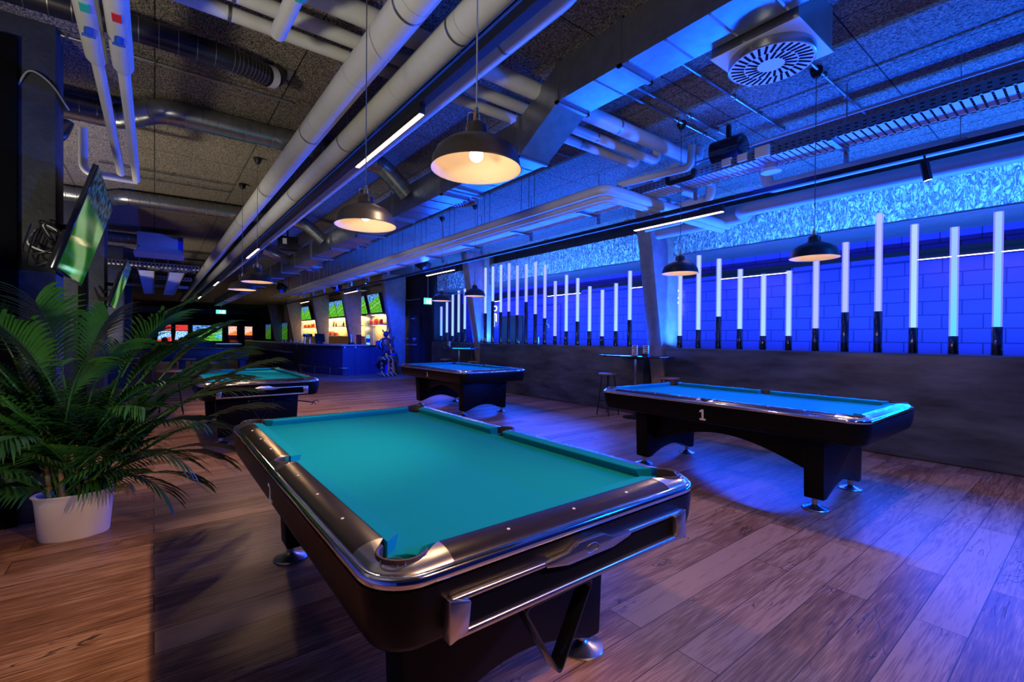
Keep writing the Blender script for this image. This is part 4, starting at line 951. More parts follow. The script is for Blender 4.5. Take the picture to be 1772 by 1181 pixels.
# ================================================================== cable trays
def tray(x0, x1, y0, y1, z, lab, side=.085, step=.055, along='y', name='cable_tray'):
    t = thing(name, lab, 'cable tray', (x0, y0, z))
    s = MB(); s.box(x0, x0+.003, y0, y1, z, z+side).box(x1-.003, x1, y0, y1, z, z+side); s.box(x0, x0+.02, y0, y1, z, z+.003).box(x1-.02, x1, y0, y1, z, z+.003)
    s.build('side_rail', M['galv'], t, smooth=False)
    s = MB(); y = y0
    while y < y1: s.box(x0+.003, x1-.003, y, y+step*.72, z, z+.004); y += step
    s.build('slotted_base', M['whitesheet'], t, smooth=False)
    s = MB(); y = y0
    while y < min(y1, y0+12): 
        for zz in (.025, .055): s.box(x0-.002, x0+.001, y, y+.025, z+zz, z+zz+.008)
        y += .06
    s.build('side_perforation', M['void'], t, smooth=False)
    s = MB(); y = y0+.5
    while y < y1: s.box(x0-.03, x1+.06, y-.02, y+.02, z-.035, z-.004); s.tube([(x1+.05, y, z-.08), (x1+.05, y, 3.79)], .006, 6); s.box(x1+.03, x1+.07, y-.015, y+.015, z-.12, z+.02); y += 1.5
    each(s, 'bracket', M['galvdark'], t, smooth=False)
    s = MB()
    for k in range(4): s.tube([(x0+.06+.05*k, y0, z+.018), (x0+.08+.045*k, (y0+y1)/2, z+.018), (x0+.06+.05*k, y1, z+.018)], .009, 6)
    s.build('cables', M['blacksat'], t)
    return t
tray(4.635, 4.985, -2.0, 22, 3.185, 'perforated cable tray running the length of the hall above table number one')
for (x0, y, z, lab) in [(-1.4, 15.6, 3.26, 'perforated cable tray crossing the far left hall, nearer of two'), (-1.4, 19.0, 3.26, 'perforated cable tray crossing the far left hall, farther of two')]:
    t = thing('cable_tray', lab, 'cable tray', (x0, y, z), 'cable trays crossing at far left')
    s = MB().box(x0, 1.0, y, y+.004, z, z+.1).box(x0, 1.0, y+.3, y+.304, z, z+.1); s.build('side_rail', M['galv'], t, smooth=False)
    s = MB(); x = x0
    while x < 1: s.box(x, x+.05, y, y+.3, z, z+.004); x += .09
    s.build('slotted_base', M['whitesheet'], t, smooth=False)
    s = MB(); x = x0
    while x < 1: s.box(x, x+.04, y-.003, y+.001, z+.03, z+.07); x += .08
    s.build('side_perforation', M['void'], t, smooth=False)
for (x0, lab) in [(-.35, 'left hanging cable ladder receding under the crossing trays'), (.30, 'right hanging cable ladder receding under the crossing trays')]:
    t = thing('cable_ladder', lab, 'cable ladder', (x0, 15.5, 3.1), 'cable ladders at far left')
    MB().box(x0, x0+.02, 15.4, 24, 3.10, 3.17).box(x0+.34, x0+.36, 15.4, 24, 3.10, 3.17).build('side_rail', M['galv'], t, smooth=False)
    s = MB(); y = 15.5
    while y < 24: s.box(x0+.021, x0+.339, y, y+.06, 3.10, 3.12); y += .3
    each(s, 'rung', M['whitesheet'], t, smooth=False)
    each(MB().tube([(x0+.01, 16.5, 3.17), (x0+.01, 16.5, 3.79)], .006, 6).tube([(x0+.35, 16.5, 3.17), (x0+.35, 16.5, 3.79)], .006, 6).tube([(x0+.01, 22, 3.17), (x0+.01, 22, 3.79)], .006, 6), 'hanger', M['galvdark'], t)
pipe([(-1.4, 21.0, 3.2), (1.0, 21.0, 3.2)], .06, M['whitepipe'], 'cross_pipe', 'pale pipe crossing the far left hall below the trays')
# junction boxes on the tray, smoke detector, speakers
for (y, s_, lab) in [(2.41, .075, 'leftmost small white junction box on the cable tray'), (2.25, .075, 'middle small white junction box on the cable tray'), (2.06, .105, 'largest white junction box on the cable tray, right of two smaller ones')]:
    o = MB().cb((4.618, y, 3.235), (.03, s_*1.3, s_)).build('junction_box', M['whitep'], bevel=.006); tag(o, lab, 'junction box', 'junction boxes on the tray')
t = thing('smoke_detector', 'round white detector hanging from the edge of the cable tray', 'smoke detector', (4.88, 2.09, 3.1))
MB().lathe([(.0001, 0), (.09, 0), (.097, .008), (.09, .03), (.07, .036), (.0001, .036)], (4.88, 2.09, 3.10), 36).build('head', M['whitep'], t)
MB().lathe([(.06, 0), (.06, .05), (.0001, .05)], (4.88, 2.09, 3.134), 24).build('mount', M['greypipe'], t)
t = thing('speaker', 'black rounded speaker under the ceiling left of the junction boxes', 'speaker', (5.05, 2.62, 3.5))
MB().lathe([(.12, -.17), (.135, -.16), (.135, .16), (.12, .17)], n=28, cap=True).xf(Matrix.Translation((5.02, 2.60, 3.52)) @ Matrix.Rotation(PI/2, 4, 'X')).build('body', M['blackgloss'], t)
MB().box(5.00, 5.04, 2.58, 2.62, 3.64, 3.79).build('bracket', M['blacksat'], t)
for (x, y, z, lab) in [(5.36, 10.6, 3.24, 'black effect spotlight hanging before the second concrete column'), (5.36, 17.6, 3.27, 'black effect spotlight hanging before the bar screens'), (3.7, 18.6, 3.2, 'black effect spotlight far down above the bar stools')]:
    t = thing('effect_spotlight', lab, 'spotlight', (x, y, z), 'black effect spotlights')
    MB().box(-.10, .10, -.16, .16, -.12, .12).xf(Matrix.Translation((x, y, z)) @ Matrix.Rotation(.5, 4, 'Z') @ Matrix.Rotation(.5, 4, 'X')).build('body', M['blacksat'], t, bevel=.02)
    MB().lathe([(.07, 0), (.075, .05), (.0001, .03)], n=20).xf(Matrix.Translation((x-.05, y-.17, z-.12)) @ Matrix.Rotation(2.0, 4, 'X')).build('lens', M['bluep'], t)
    MB().tube([(x, y, z+.1), (x, y, 3.79)], .012, 8).build('bracket', M['blacksat'], t)
t = thing('speaker', 'black box speaker with a small pale label beside the main duct far down the hall', 'speaker', (2.25, 11.0, 3.4))
MB().box(2.1, 2.45, 10.7, 11.0, 3.28, 3.55).build('body', M['blacksat'], t, bevel=.01); MB().box(2.14, 2.22, 10.695, 10.70, 3.38, 3.50).build('label_plate', M['whitep'], t)
MB().tube([(2.27, 10.85, 3.55), (2.27, 10.85, 3.79)], .015, 8).build('bracket', M['blacksat'], t)
# air unit at left
t = thing('air_unit', 'grey ceiling air unit with a flared white grille, left of the thick pipes', 'air unit', (.12, 13.2, 3.2))
MB().box(-.30, .42, 12.9, 13.6, 3.38, 3.68).build('casing', M['greypipe'], t, bevel=.01)
MB().add([(-.36, 12.8, 3.22), (.55, 12.8, 3.22), (.55, 13.7, 3.22), (-.36, 13.7, 3.22), (-.24, 12.95, 3.38), (.42, 12.95, 3.38), (.42, 13.55, 3.38), (-.24, 13.55, 3.38)], [(0, 3, 2, 1), (4, 5, 6, 7), (0, 1, 5, 4), (1, 2, 6, 5), (2, 3, 7, 6), (3, 0, 4, 7)]).build('grille', M['whitesheet'], t, smooth=False)
MB().box(.42, .52, 12.98, 13.5, 3.36, 3.66).build('blue_panel', M['bluep'], t)
each(MB().tube([(-.25, 13.2, 3.68), (-.25, 13.2, 3.79)], .008).tube([(.38, 13.2, 3.68), (.38, 13.2, 3.79)], .008), 'hanger', M['galvdark'], t)
# thin conduits on the ceiling
CON = [(2.25, 3.1, 5.6), (2.72, 3.1, 5.15), (2.86, 3.1, 5.26), (1.57, 3.9, 5.8), (5.52, 3.1, 4.2), (5.05, -.8, 1.1), (8.4, -.6, 1.0), (8.85, -.2, 1.0), (4.3, 3.1, 4.3), (6.4, 3.1, 4.3), (7.2, 3.1, 4.3), (8.2, 3.1, 4.35), (9.1, 3.1, 4.3), (10.4, 3.1, 4.3)]
CONL = ['thin conduit on the blue ceiling running from the duct below the large diffuser', 'thin conduit on the blue ceiling, right one of a close pair left of the speaker', 'thin conduit on the blue ceiling, left one of a close pair left of the speaker', 'thin conduit emerging beside the large swirl diffuser towards the cable tray', 'thin conduit on the ceiling right of the second swirl diffuser', 'thin conduit along the upper left ceiling below the black flexible duct', 'upper of two thin conduits on the left ceiling by the lamp roses', 'lower of two thin conduits on the left ceiling by the lamp roses']+['thin conduit across the blue ceiling beyond the duct, %s of six counted going away' % q for q in ('first', 'second', 'third', 'fourth', 'fifth', 'sixth')]
for k, (y, x0, x1) in enumerate(CON):
    o = MB().tube([(x0, y, 3.772), (x1, y, 3.772)], .012, 8)
    xx = x0+.25
    while xx < x1: o.box(xx-.008, xx+.008, y-.02, y+.02, 3.756, 3.795); xx += .55
    o = o.build('conduit', M['galv']); tag(o, CONL[k], 'conduit', 'conduits strapped to the ceiling')
# ================================================================== black track with linear lights, right side
t = thing('light_track', 'long black light track running above table number one towards the bar', 'light track', (5.12, 0, 3.0))
MB().box(5.095, 5.145, -2.5, 25, 2.985, 3.035).build('rail', M['blacksat'], t)
s = MB(); y = -.9
while y < 24: s.tube([(5.12, y, 3.03), (5.12, y, 3.79)], .003, 5); s.box(5.09, 5.15, y-.04, y+.04, 3.03, 3.05); y += 1.65
each(s, 'suspension_rod', M['cord'], t)
for y0, y1, nm in ((2.70, 3.94, 'nearest'), (8.68, 9.95, 'second'), (14.7, 15.95, 'third'), (20.6, 21.9, 'farthest')):
    linear(5.12, y0, y1, 2.885, '%s warm linear light hanging from the right-hand black track' % nm, 'linear lights on the right track', .055)
for (x, y, z, tx, lab) in [(5.12, .97, 2.985, .10, 'small black track spotlight at the right, pointing down before the rough beam')]:
    t = thing('track_spotlight', lab, 'spotlight', (x, y, z))
    MB().tube([(x, y, z), (x+.01, y-.01, z-.07)], .008, 8).build('stem', M['blacksat'], t)
    MB().tube([(x-.005, y+.0, z-.05), (x+.035, y-.02, z-.20)], .032, 18).build('body', M['blacksat'], t)
    MB().tube([(x+.0355, y-.02, z-.2005), (x+.036, y-.0205, z-.2025)], .025, 18).build('lens', M['bulb'], t)
# track and linear lights on the block wall behind the tubes
t = thing('wall_light_track', 'dark track along the blue-lit block wall behind the tubes', 'light track', (8.62, 5, 2.68))
MB().box(8.60, 8.66, YN+.5, 13.5, 2.66, 2.72).build('rail', M['blacksat'], t)
for y0, y1, nm in ((-.4, 1.70, 'nearest'), (3.36, 4.60, 'second'), (5.7, 6.75, 'third'), (8.3, 9.55, 'fourth'), (11.7, 12.6, 'farthest')):
    linear(8.63, y0, y1, 2.585, '%s linear light on the dark track by the blue-lit block wall' % nm, 'linear lights on the block wall', .05)

# ================================================================== televisions at left
def make_tv():
    t = thing('television', '', 'television')
    A, B, C, D = Vector((-.555, 4.60, 1.895)), Vector((-.555, 6.06, 1.895)), Vector((-.325, 6.06, 2.685)), Vector((-.325, 4.60, 2.685))
    u = (B-A).normalized(); v_ = (D-A).normalized(); n = -u.cross(v_); n = n if n.x > 0 else -n
    def slab(a, b, c, d, t0, t1):
        vs = [p+n*t0 for p in (a, b, c, d)]+[p+n*t1 for p in (a, b, c, d)]
        return MB().add(vs, [(0, 1, 2, 3), (4, 7, 6, 5), (0, 4, 5, 1), (1, 5, 6, 2), (2, 6, 7, 3), (3, 7, 4, 0)])
    slab(A, B, C, D, -.035, 0).build('case', M['blackgloss'], t, world=False, bevel=.004)
    a, b, c, d = A+u*.25+v_*.12, B-u*.25+v_*.12, C-u*.25-v_*.22, D+u*.25-v_*.22
    slab(a, b, c, d, -.075, -.034).build('back_housing', M['blacksat'], t, world=False, bevel=.006)
    slab(A+u*.02+v_*-.01, A+u*.02+v_*.30+u*.06, A+u*.08+v_*.30, A+u*.08, -.06, -.036).build('connector_bar', M['blacksat'], t, world=False)
    i = .014
    sc = quad_uv('screen', [A+u*i+v_*i+n*.002, B-u*i+v_*i+n*.002, C-u*i-v_*i+n*.002, D+u*i-v_*i+n*.002], M['pitch'], t, world=False)
    MB().tube([A*.5+C*.5-n*.06, Vector((-.645, 5.18, 2.30))], .03, 10).build('wall_arm', M['blacksat'], t, world=False)
    return t
tv = make_tv(); tv['label'] = 'large tilted television on the wide pillar at the left, showing a green pitch'; tv['group'] = 'tilted televisions on the pillars'
tv2 = copy_tree(tv, (-.02, 5.35, 0), 'farther and smaller-looking tilted television down the left side')
def cable(name, pts, r, m, lab, cat='cable', gr=None):
    o = MB().tube(bend(pts, .08, 5), r, 6).build(name, m); tag(o, lab, cat, gr)
rc = random.Random(3)
for k in range(5):
    x = -.72+rc.random()*.08; z = 2.16+rc.random()*.10
    pts = [(x, 4.93-.02*k, z), (x-.06, 4.88, z-.12-.04*k), (x+.12, 4.84-.01*k, z-.20), (x+.16, 4.90, z-.02), (x+.02, 4.87, z+.06), (x+.10, 4.86, z-.10), (-.60, 4.80, 2.12)]
    cable('cable', pts, .006, M['blacksat'] if k else M['whitep'], 'tangled cable hanging behind the nearer tilted television', gr='tangled cables behind the television')
for k in range(3):
    pts = [(-.78, 10.2, 2.2), (-.7, 10.15, 2.02-.03*k), (-.55, 10.1, 2.06), (-.58, 10.12, 2.2), (-.66, 10.1, 2.1)]
    cable('cable', pts, .012, M['blacksat'], 'tangled cable under the farther tilted television', gr='tangled cables under the far television')
cable('cable', [(-.80, 4.97, 3.28), (-.74, 4.94, 3.42), (-.62, 4.94, 3.34), (-.54, 5.1, 3.22)], .007, M['cord'], 'grey cable looping across the top of the wide pillar')

# ================================================================== potted palm
px, py = -.445, 4.50
t = thing('potted_palm', 'tall areca palm in a white oval enamel pot beside the dark pillar', 'potted plant', (px, py, 0))
SX, SY = .80, .50
MB().lathe([(.0001, 0), (.228, 0), (.236, .012), (.262, .262), (.270, .300), (.284, .306), (.286, .314), (.278, .318), (.262, .312), (.255, .24), (.0001, .24)], (px, py, 0), 56, SX, SY).build('pot', M['pot'], t, angle=50)
MB().lathe([(.256, .255), (.18, .268), (.10, .272), (.0001, .278)], (px, py, 0), 40, SX, SY).build('soil', M['soil'], t)
rp = random.Random(11);
def frond(base, az, tilt, L, mtl, wid=1.0, npair=34, droop=1.0, start=.24):
    """one pinnate leaf: arching rachis with two rows of drooping leaflets, one mesh"""
    mb = MB(); P = []; p = Vector(base); K = 24
    th = tilt
    for k in range(K+1):
        P.append(p.copy()); f = k/K
        th_ = tilt+(1.15*droop)*(f**2.0)
        d_ = Vector((math.cos(az)*math.sin(th_), math.sin(az)*math.sin(th_), math.cos(th_))); p = p+d_*(L/K)
    mb.tube(P, [.0085*(1-.8*k/K)+.0012 for k in range(K+1)], 6)
    for i in range(npair):
        f = start+(1-start)*i/(npair-1); q = f*K; k = min(int(q), K-1); c = P[k].lerp(P[k+1], q-k); d_ = (P[k+1]-P[k]).normalized()
        side = d_.cross(Vector((0, 0, 1))); side = side.normalized() if side.length > .05 else Vector((1, 0, 0)); up = side.cross(d_).normalized()
        ln = (.38*math.sin(PI*min(1, .18+.86*(1-abs(f-.62)/.62)))**.8)*wid*(.9+.2*rp.random())*(1.0 if f < .9 else .7)
        for s in (-1, 1):
            w0 = .0115; dr = (d_*(.55+.5*f)+side*s*(.95-.35*f)+up*.42).normalized(); q0 = c.copy(); vs = []; S = 4
            cur = dr.copy(); wv = (dr.cross(up)).normalized() if dr.cross(up).length > .01 else side
            for j in range(S+1):
                g = j/S; ww = w0*(math.sin(PI*(.14+.80*g))**.7)*(1 if j < S else .1); wn = (cur.cross(Vector((0, 0, 1)))); wn = wn.normalized() if wn.length > .05 else wv
                tw = (wn*.8+up*.45).normalized()
                vs += [q0-tw*ww, q0+tw*ww]
                cur = (cur+Vector((0, 0, -1))*(.14+.18*g*rp.random()+.08*droop)).normalized(); q0 = q0+cur*(ln/S)
            mb.add(vs, [(2*j, 2*j+1, 2*j+3, 2*j+2) for j in range(S)])
    return mb.build('frond', mtl, t, smooth=True)
specs = [(4, 44, 1.85, .55), (-4, 38, 2.0, .6), (-10, 30, 2.0, .7), (2, 52, 1.75, .6), (-20, 36, 1.7, .8), (10, 34, 1.95, .6), (0, 60, 1.45, .9), (-14, 56, 1.35, 1.1), (-30, 46, 1.2, 1.2),
 (-12, 22, 1.95, .6), (8, 20, 1.95, .6), (-30, 14, 1.75, .8), (20, 12, 1.85, .6), (-5, 10, 2.0, .6), (-60, 12, 1.5, .9), (60, 10, 1.6, .5),
 (172, 10, 2.0, .5), (184, 16, 2.0, .5), (178, 22, 2.0, .55), (190, 26, 1.85, .6), (170, 30, 1.95, .55), (182, 36, 1.8, .6), (196, 34, 1.6, .8), (176, 44, 1.7, .6), (186, 50, 1.5, .8), (200, 42, 1.35, 1.0), (180, 60, 1.3, .9), (192, 64, 1.1, 1.2),
 (-140, 18, 1.6, .8), (-120, 14, 1.6, .7), (-100, 10, 1.7, .6), (-45, 24, 1.5, .8), (-165, 28, 1.6, .7), (210, 20, 1.7, .7), (-8, 68, 1.1, 1.0), (14, 28, 1.9, .7), (-18, 28, 1.7, .9), (165, 16, 1.9, .5), (-25, 62, .95, 1.3), (188, 8, 1.9, .6), (-150, 40, 1.3, 1.0), (-60, 30, 1.3, 1.0), (-110, 34, 1.2, 1.1), (215, 46, 1.2, 1.1), (-35, 36, 1.4, 1.0), (150, 24, 1.5, .6), (30, 30, 1.6, .7), (-130, 26, 1.5, .9), (-75, 20, 1.5, .9), (-15, 48, 1.5, .9), (-160, 16, 1.8, .7), (-40, 10, 1.9, .7)]
for k, (az, ti, L, dr) in enumerate(specs):
    a = rp.random()*2*PI; r = .09*rp.random()
    frond((px+r*math.cos(a)*1.5, py+r*math.sin(a), .27), math.radians(az+rp.uniform(-5, 5)), math.radians(ti), L*(.74 if abs(az) < 55 else .88), M['leaf2'] if k % 6 == 4 else M['leaf'], 1.0, 44 if L > 1.2 else 32, dr)
for k in range(11):
    a = 2*PI*k/11+.3; r = .035+.06*rp.random(); x = px+r*math.cos(a)*1.5; y = py+r*math.sin(a)
    MB().tube([(x, y, .24), (x+.012*math.cos(a), y+.01*math.sin(a), .42), (x+.035*math.cos(a), y+.03*math.sin(a), .62)], [.019, .016, .008], 10).build('stem', M['sheath'] if k % 3 else M['stem'], t)
fz = MB()
for k in range(26):
    a = rp.random()*2*PI; x = px+.19+.06*rp.random(); y = py-.05+.1*rp.random(); fz.tube([(x, y, .27), (x+.04, y-.02, .30+.03*rp.random()), (x+.07, y-.03, .30), (x+.085+.01*rp.random(), y-.03, .20+.06*rp.random())], .0022, 4)
tag(fz.build('coir_fibre', mat('coir', (.42, .24, .15), .8), t), kind='stuff')

# ================================================================== stools and high tables
def make_stool(r=.175, h=.78, sp=.20, m=M['woodseat']):
    t = thing('bar_stool', '', 'stool')
    MB().lathe([(.0001, h-.032), (r-.008, h-.032), (r, h-.024), (r, h-.006), (r-.008, h), (.0001, h)], n=36).build('seat', m, t, world=False)
    for k in range(4):
        a = PI/4+k*PI/2; c, s = math.cos(a), math.sin(a)
        MB().tube([(c*r*.62, s*r*.62, h-.03), (c*sp, s*sp, 0)], .0105, 8).build('leg', M['blacksat'], t, world=False)
    f = MB(); zz = .26; q = sp+(r*.62-sp)*(zz/h); c = [(q*math.cos(PI/4+k*PI/2), q*math.sin(PI/4+k*PI/2), zz) for k in range(5)]
    f.tube(c, .008, 8); f.build('footrest', M['blacksat'], t, world=False)
    return t
st = make_stool(); st['label'] = 'oak-topped stool left of the wall table, behind table number one'; st.location = (6.70, 5.72, 0); st['group'] = 'stools at the high wall tables'
for loc, lab in [((6.83, 4.52, 0), 'oak-topped stool right of the wall table, before the parapet behind table number one'), ((6.86, 12.05, 0), 'oak-topped stool at the left of the wall table behind table number three'), ((6.90, 10.6, 0), 'oak-topped stool in front of the column base behind table number three')]:
    copy_tree(st, loc, lab)
st2 = make_stool(.21, .80, .25); st2['group'] = 'tall stools left of the farther green table'; st2.location = (.24, 10.35, 0); st2['label'] = 'tall oak-topped stool standing clear behind the palm, nearest of the left group'
for loc, lab in [((1.02, 12.9, 0), 'tall stool just behind the left end of the farther green table'), ((-.15, 13.3, 0), 'tall stool behind the palm, left of the one standing clear'), ((.70, 15.2, 0), 'tall stool farther back under the long dark game table'), ((1.55, 15.6, 0), 'tall stool farther back, right one near the long dark game table'), ((-.45, 16.6, 0), 'tall stool farthest back, mostly hidden by palm leaves')]:
    copy_tree(st2, loc, lab)
for k in range(14):
    copy_tree(st, (4.38, 20.65+.74*k, 0), ('bar stool nearest the corner of the long bar' if k == 0 else 'bar stool farthest down the long bar' if k == 13 else 'oak-topped bar stool in the row along the bar, %s from the near corner' % ordn[k]))['group'] = 'stools along the bar'
def high_table(x, y, lab):
    t = thing('high_table', lab, 'high table', (x, y, 0), 'high tables on the parapet')
    o = []; L, Wd, r = .66, .30, .12
    for cx, cy, q in ((Wd-r, L-r, 0), (-Wd+r, L-r, 1), (-Wd+r, -L+r, 2), (Wd-r, -L+r, 3)):
        for k in range(7): a = PI/2*(q+k/6); o.append((x+cx+r*math.cos(a), y+cy+r*math.sin(a)))
    MB().prism(o, 'z', 1.095, 1.12).build('table_top', M['blackgloss'], t, bevel=.004)
    MB().lathe([(.0001, 0), (.22, 0), (.22, .012), (.04, .03), (.03, .05)], (x, y, 0), 32).build('base', M['blacksat'], t)
    MB().tube([(x, y, .04), (x, y, .55)], .036, 20).build('lower_post', M['blacksat'], t)
    MB().tube([(x, y, .55), (x, y, 1.06)], .030, 20).tube([(x, y, .55), (x, y, .58)], .045, 20).build('post', M['chrome'], t)
    MB().box(x-.1, x+.1, y-.1, y+.1, 1.06, 1.095).build('bracket', M['blacksat'], t)
high_table(6.86, 5.22, 'dark high table against the parapet by the first column, holding two menu stands')
high_table(6.86, 11.32, 'dark high table against the parapet by the second column')
def stand(x, y, z, lab, dark=False):
    t = thing('menu_stand', lab, 'menu stand', (x, y, z), 'menu stands')
    MB().box(x-.01, x+.01, y-.055, y+.055, z, z+.19).build('card', M['whitep'], t)
    s = MB()
    for k in range(5): s.box(x-.0125, x-.0100, y-.045, y+.045-.02*(k % 3), z+.03+.033*k, z+.043+.033*k)
    s.build('printed_lines', M['blacksat'], t)
    MB().box(x-.03, x+.03, y-.06, y+.06, z, z+.012 if not dark else z+.05).build('foot', M['blacksat'], t)
stand(6.70, 5.12, 1.12, 'white menu card on the high table by the first column, left one'); stand(6.76, 4.93, 1.12, 'dark-footed menu stand right of the white card on the same table', True)
stand(6.70, 11.62, 1.12, 'white and black menu stand on the farther high table by the second column', True)

# ================================================================== shuffleboard and game tables
def long_table(x0, x1, y0, y1, z0, z1, lab, m):
    t = thing('game_table', lab, 'game table', (x0, y0, 0))
    MB().box(x0, x1, y0, y1, z0, z1-.03).build('cabinet', m, t, bevel=.01); MB().box(x0-.02, x1+.02, y0-.02, y1+.02, z1-.03, z1).build('top_rail', M['railwood'], t, bevel=.006)
    for x in (x0+.2, (x0+x1)/2, x1-.2):
        for y in (y0+.12, y1-.12): MB().box(x-.09, x+.09, y-.06, y+.06, 0, z0).build('leg', m, t)
    return t
long_table(-1.3, 2.95, 20.8, 21.5, .47, .94, 'long dark blue shuffleboard table crossing the hall behind the stools', M['bluemetal'])
long_table(-.9, 2.4, 27.0, 27.8, .70, 1.08, 'second dark game table just beyond the long shuffleboard', M['bluemetal'])
tb5 = thing('air_hockey_table', 'low table with a glowing blue-white top beyond the shuffleboard, left of the bar', 'game table', (3.4, 30, 0))
MB().box(2.75, 3.95, 30, 31.6, .6, .95).build('body', M['bluemetal'], tb5, bevel=.02); MB().box(2.8, 3.9, 30.05, 31.55, .95, .97).build('playing_surface', emis('table_glow', (.1, .35, 1), .8), tb5)
for x in (2.85, 3.85):
    for y in (30.2, 31.2): MB().box(x-.08, x+.08, y, y+.2, 0, .6).build('leg', M['bluemetal'], tb5)
# blue light column seen between table legs
# racing cabinets, projected football, pinball
for k, (x0, x1) in enumerate(((.12, 1.02), (1.08, 1.98))):
    t = thing('racing_arcade', '%s of two red and blue racing arcade machines at the far end, behind palm leaves' % ('left' if k == 0 else 'right'), 'arcade machine', (x0, 40, 0), 'racing arcade machines')
    MB().box(x0, x1, 40.1, 41.0, 0, 2.2).build('cabinet', M['bluemetal'], t, bevel=.03)
    quad_uv('screen', [(x0+.05, 40.08, 1.0), (x1-.05, 40.08, 1.0), (x1-.12, 40.08, 1.72), (x0+.12, 40.08, 1.72)], M['race'], t)
    MB().box(x0+.1, x1-.1, 40.05, 40.1, 1.76, 2.15).build('lit_marquee', emis('marquee_red', (.8, .05, .04), 1.0), t)
    MB().sphere(((x0+x1)/2, 39.9, 1.1), .2, 16).build('seat_headrest', M['red'], t)
def flat_tv(name, c, lab, m=M['football'], gr=None, cat='screen', dpt=.06, fr=.03):
    """c: bottom-left, bottom-right, top-right, top-left seen from the front"""
    a, b, c_, d = [Vector(p) for p in c]; n = (b-a).cross(d-a).normalized()
    t = thing(name, lab, cat, tuple((a+b)/2), gr)
    u = (b-a).normalized()*fr; v_ = (d-a).normalized()*fr; q = [a-u-v_, b+u-v_, c_+u+v_, d-u+v_]
    MB().add([p-n*.002 for p in q]+[p-n*dpt for p in q], [(0, 1, 2, 3), (4, 7, 6, 5), (0, 4, 5, 1), (1, 5, 6, 2), (2, 6, 7, 3), (3, 7, 4, 0)]).build('case', M['blacksat'], t, smooth=False)
    quad_uv('screen_picture', [a, b, c_, d], m, t); return t
flat_tv('wall_screen', [(2.18, 40.2, 1.02), (3.97, 40.2, 1.02), (3.97, 40.2, 2.15), (2.18, 40.2, 2.15)], 'wide football screen at the far end of the hall', dpt=.2)
tag(MB().box(2.1, 4.0, 40.25, 40.4, 0, 1.0).build('screen_plinth', M['bluemetal'], bevel=.01), 'dark plinth under the wide football screen', 'plinth')
for x0, x1, nm, m in ((4.35, 4.95, 'left, dimmer', M['pinball']), (5.42, 5.98, 'right, brighter', M['pinball'])):
    t = thing('pinball_machine', '%s of two pinball machines against the far navy wall' % nm, 'pinball machine', (x0, 40, 0), 'pinball machines at the far wall')
    MB().box(x0, x1, 40.3, 40.6, 1.2, 2.15).build('backbox', M['blacksat'], t, bevel=.01); quad_uv('backglass', [(x0+.03, 40.29, 1.45), (x1-.03, 40.29, 1.45), (x1-.03, 40.29, 2.12), (x0+.03, 40.29, 2.12)], m, t)
    MB().box(x0+.02, x1-.02, 40.24, 40.3, 1.22, 1.42).build('speaker_panel', M['red'], t)
    MB().add([(x0+.02, 39.2, .75), (x1-.02, 39.2, .75), (x1-.02, 40.4, .75), (x0+.02, 40.4, .75), (x0+.02, 39.2, .95), (x1-.02, 39.2, .95), (x1-.02, 40.4, 1.2), (x0+.02, 40.4, 1.2)], [(0, 3, 2, 1), (4, 5, 6, 7), (0, 1, 5, 4), (1, 2, 6, 5), (2, 3, 7, 6), (3, 0, 4, 7)]).build('playfield_cabinet', M['red'], t, smooth=False)
    for sx in (x0+.05, x1-.05):
        for yy in (39.25, 40.3): MB().box(sx-.02, sx+.02, yy-.02, yy+.02, 0, .78).build('leg', M['chrome'], t)
flat_tv('portrait_screen', [(7.74, 45.4, 1.15), (7.74, 43.1, 1.15), (7.74, 43.1, 2.4), (7.74, 45.4, 2.4)], 'portrait screen on the white wall beyond the bar, left one', M['footballdim'], 'portrait screens beyond the bar')
flat_tv('portrait_screen', [(7.74, 39.6, 1.15), (7.74, 37.0, 1.15), (7.74, 37.0, 2.4), (7.74, 39.6, 2.4)], 'portrait screen on the white wall beyond the bar, right one', M['footballdim'], 'portrait screens beyond the bar')

# ================================================================== bar
t = thing('bar_counter', 'long bar counter with an angled end, its short side lit deep blue', 'bar counter', (5.4, 18, 0))
out = [(4.77, 35), (4.77, 19.2), (5.45, 17.15), (7.08, 17.15), (7.08, 17.80), (5.88, 17.80), (5.39, 19.4), (5.39, 35)]
MB().prism(out, 'z', 0, 1.07).build('body', M['barfront'], t)
out2 = [(4.70, 35), (4.70, 19.18), (5.40, 17.08), (6.40, 17.08), (6.40, 17.86), (5.92, 17.86), (5.44, 19.45), (5.44, 35)]
MB().prism(out2, 'z', 1.07, 1.125).build('worktop', M['counter'], t, bevel=.006)
MB().box(6.40, 7.08, 17.10, 17.84, 1.07, 1.095).build('drainer', M['blacksat'], t)
s = MB()
for x in (5.9, 6.45, 7.0): s.box(x-.004, x+.004, 17.146, 17.15, 0, 1.07)
for y in range(20, 35): s.box(4.766, 4.77, y-.004, y+.004, 0, 1.07)
s.build('panel_joint', M['void'], t)
P = [(4.66, 20.2, .27), (4.66, 19.15, .27), (5.36, 17.02, .27), (5.60, 17.02, .27)]
MB().tube(bend(P, .1), .022, 12).build('foot_rail', M['satin'], t)
s = MB()
for x, y in ((4.66, 19.9), (4.85, 18.55), (5.15, 17.65), (5.50, 17.02)): s.tube([(x, y, 0), (x, y, .27)], .014, 8)
each(s, 'rail_post', M['satin'], t)
s = MB()
for k in range(20): s.box(4.745, 4.765, 19.4+.8*k, 19.44+.8*k, 1.0, 1.05)
for x in (5.5, 5.9, 6.3): s.box(x, x+.03, 17.12, 17.15, 1.0, 1.05)
each(s, 'bag_hook', M['satin'], t)
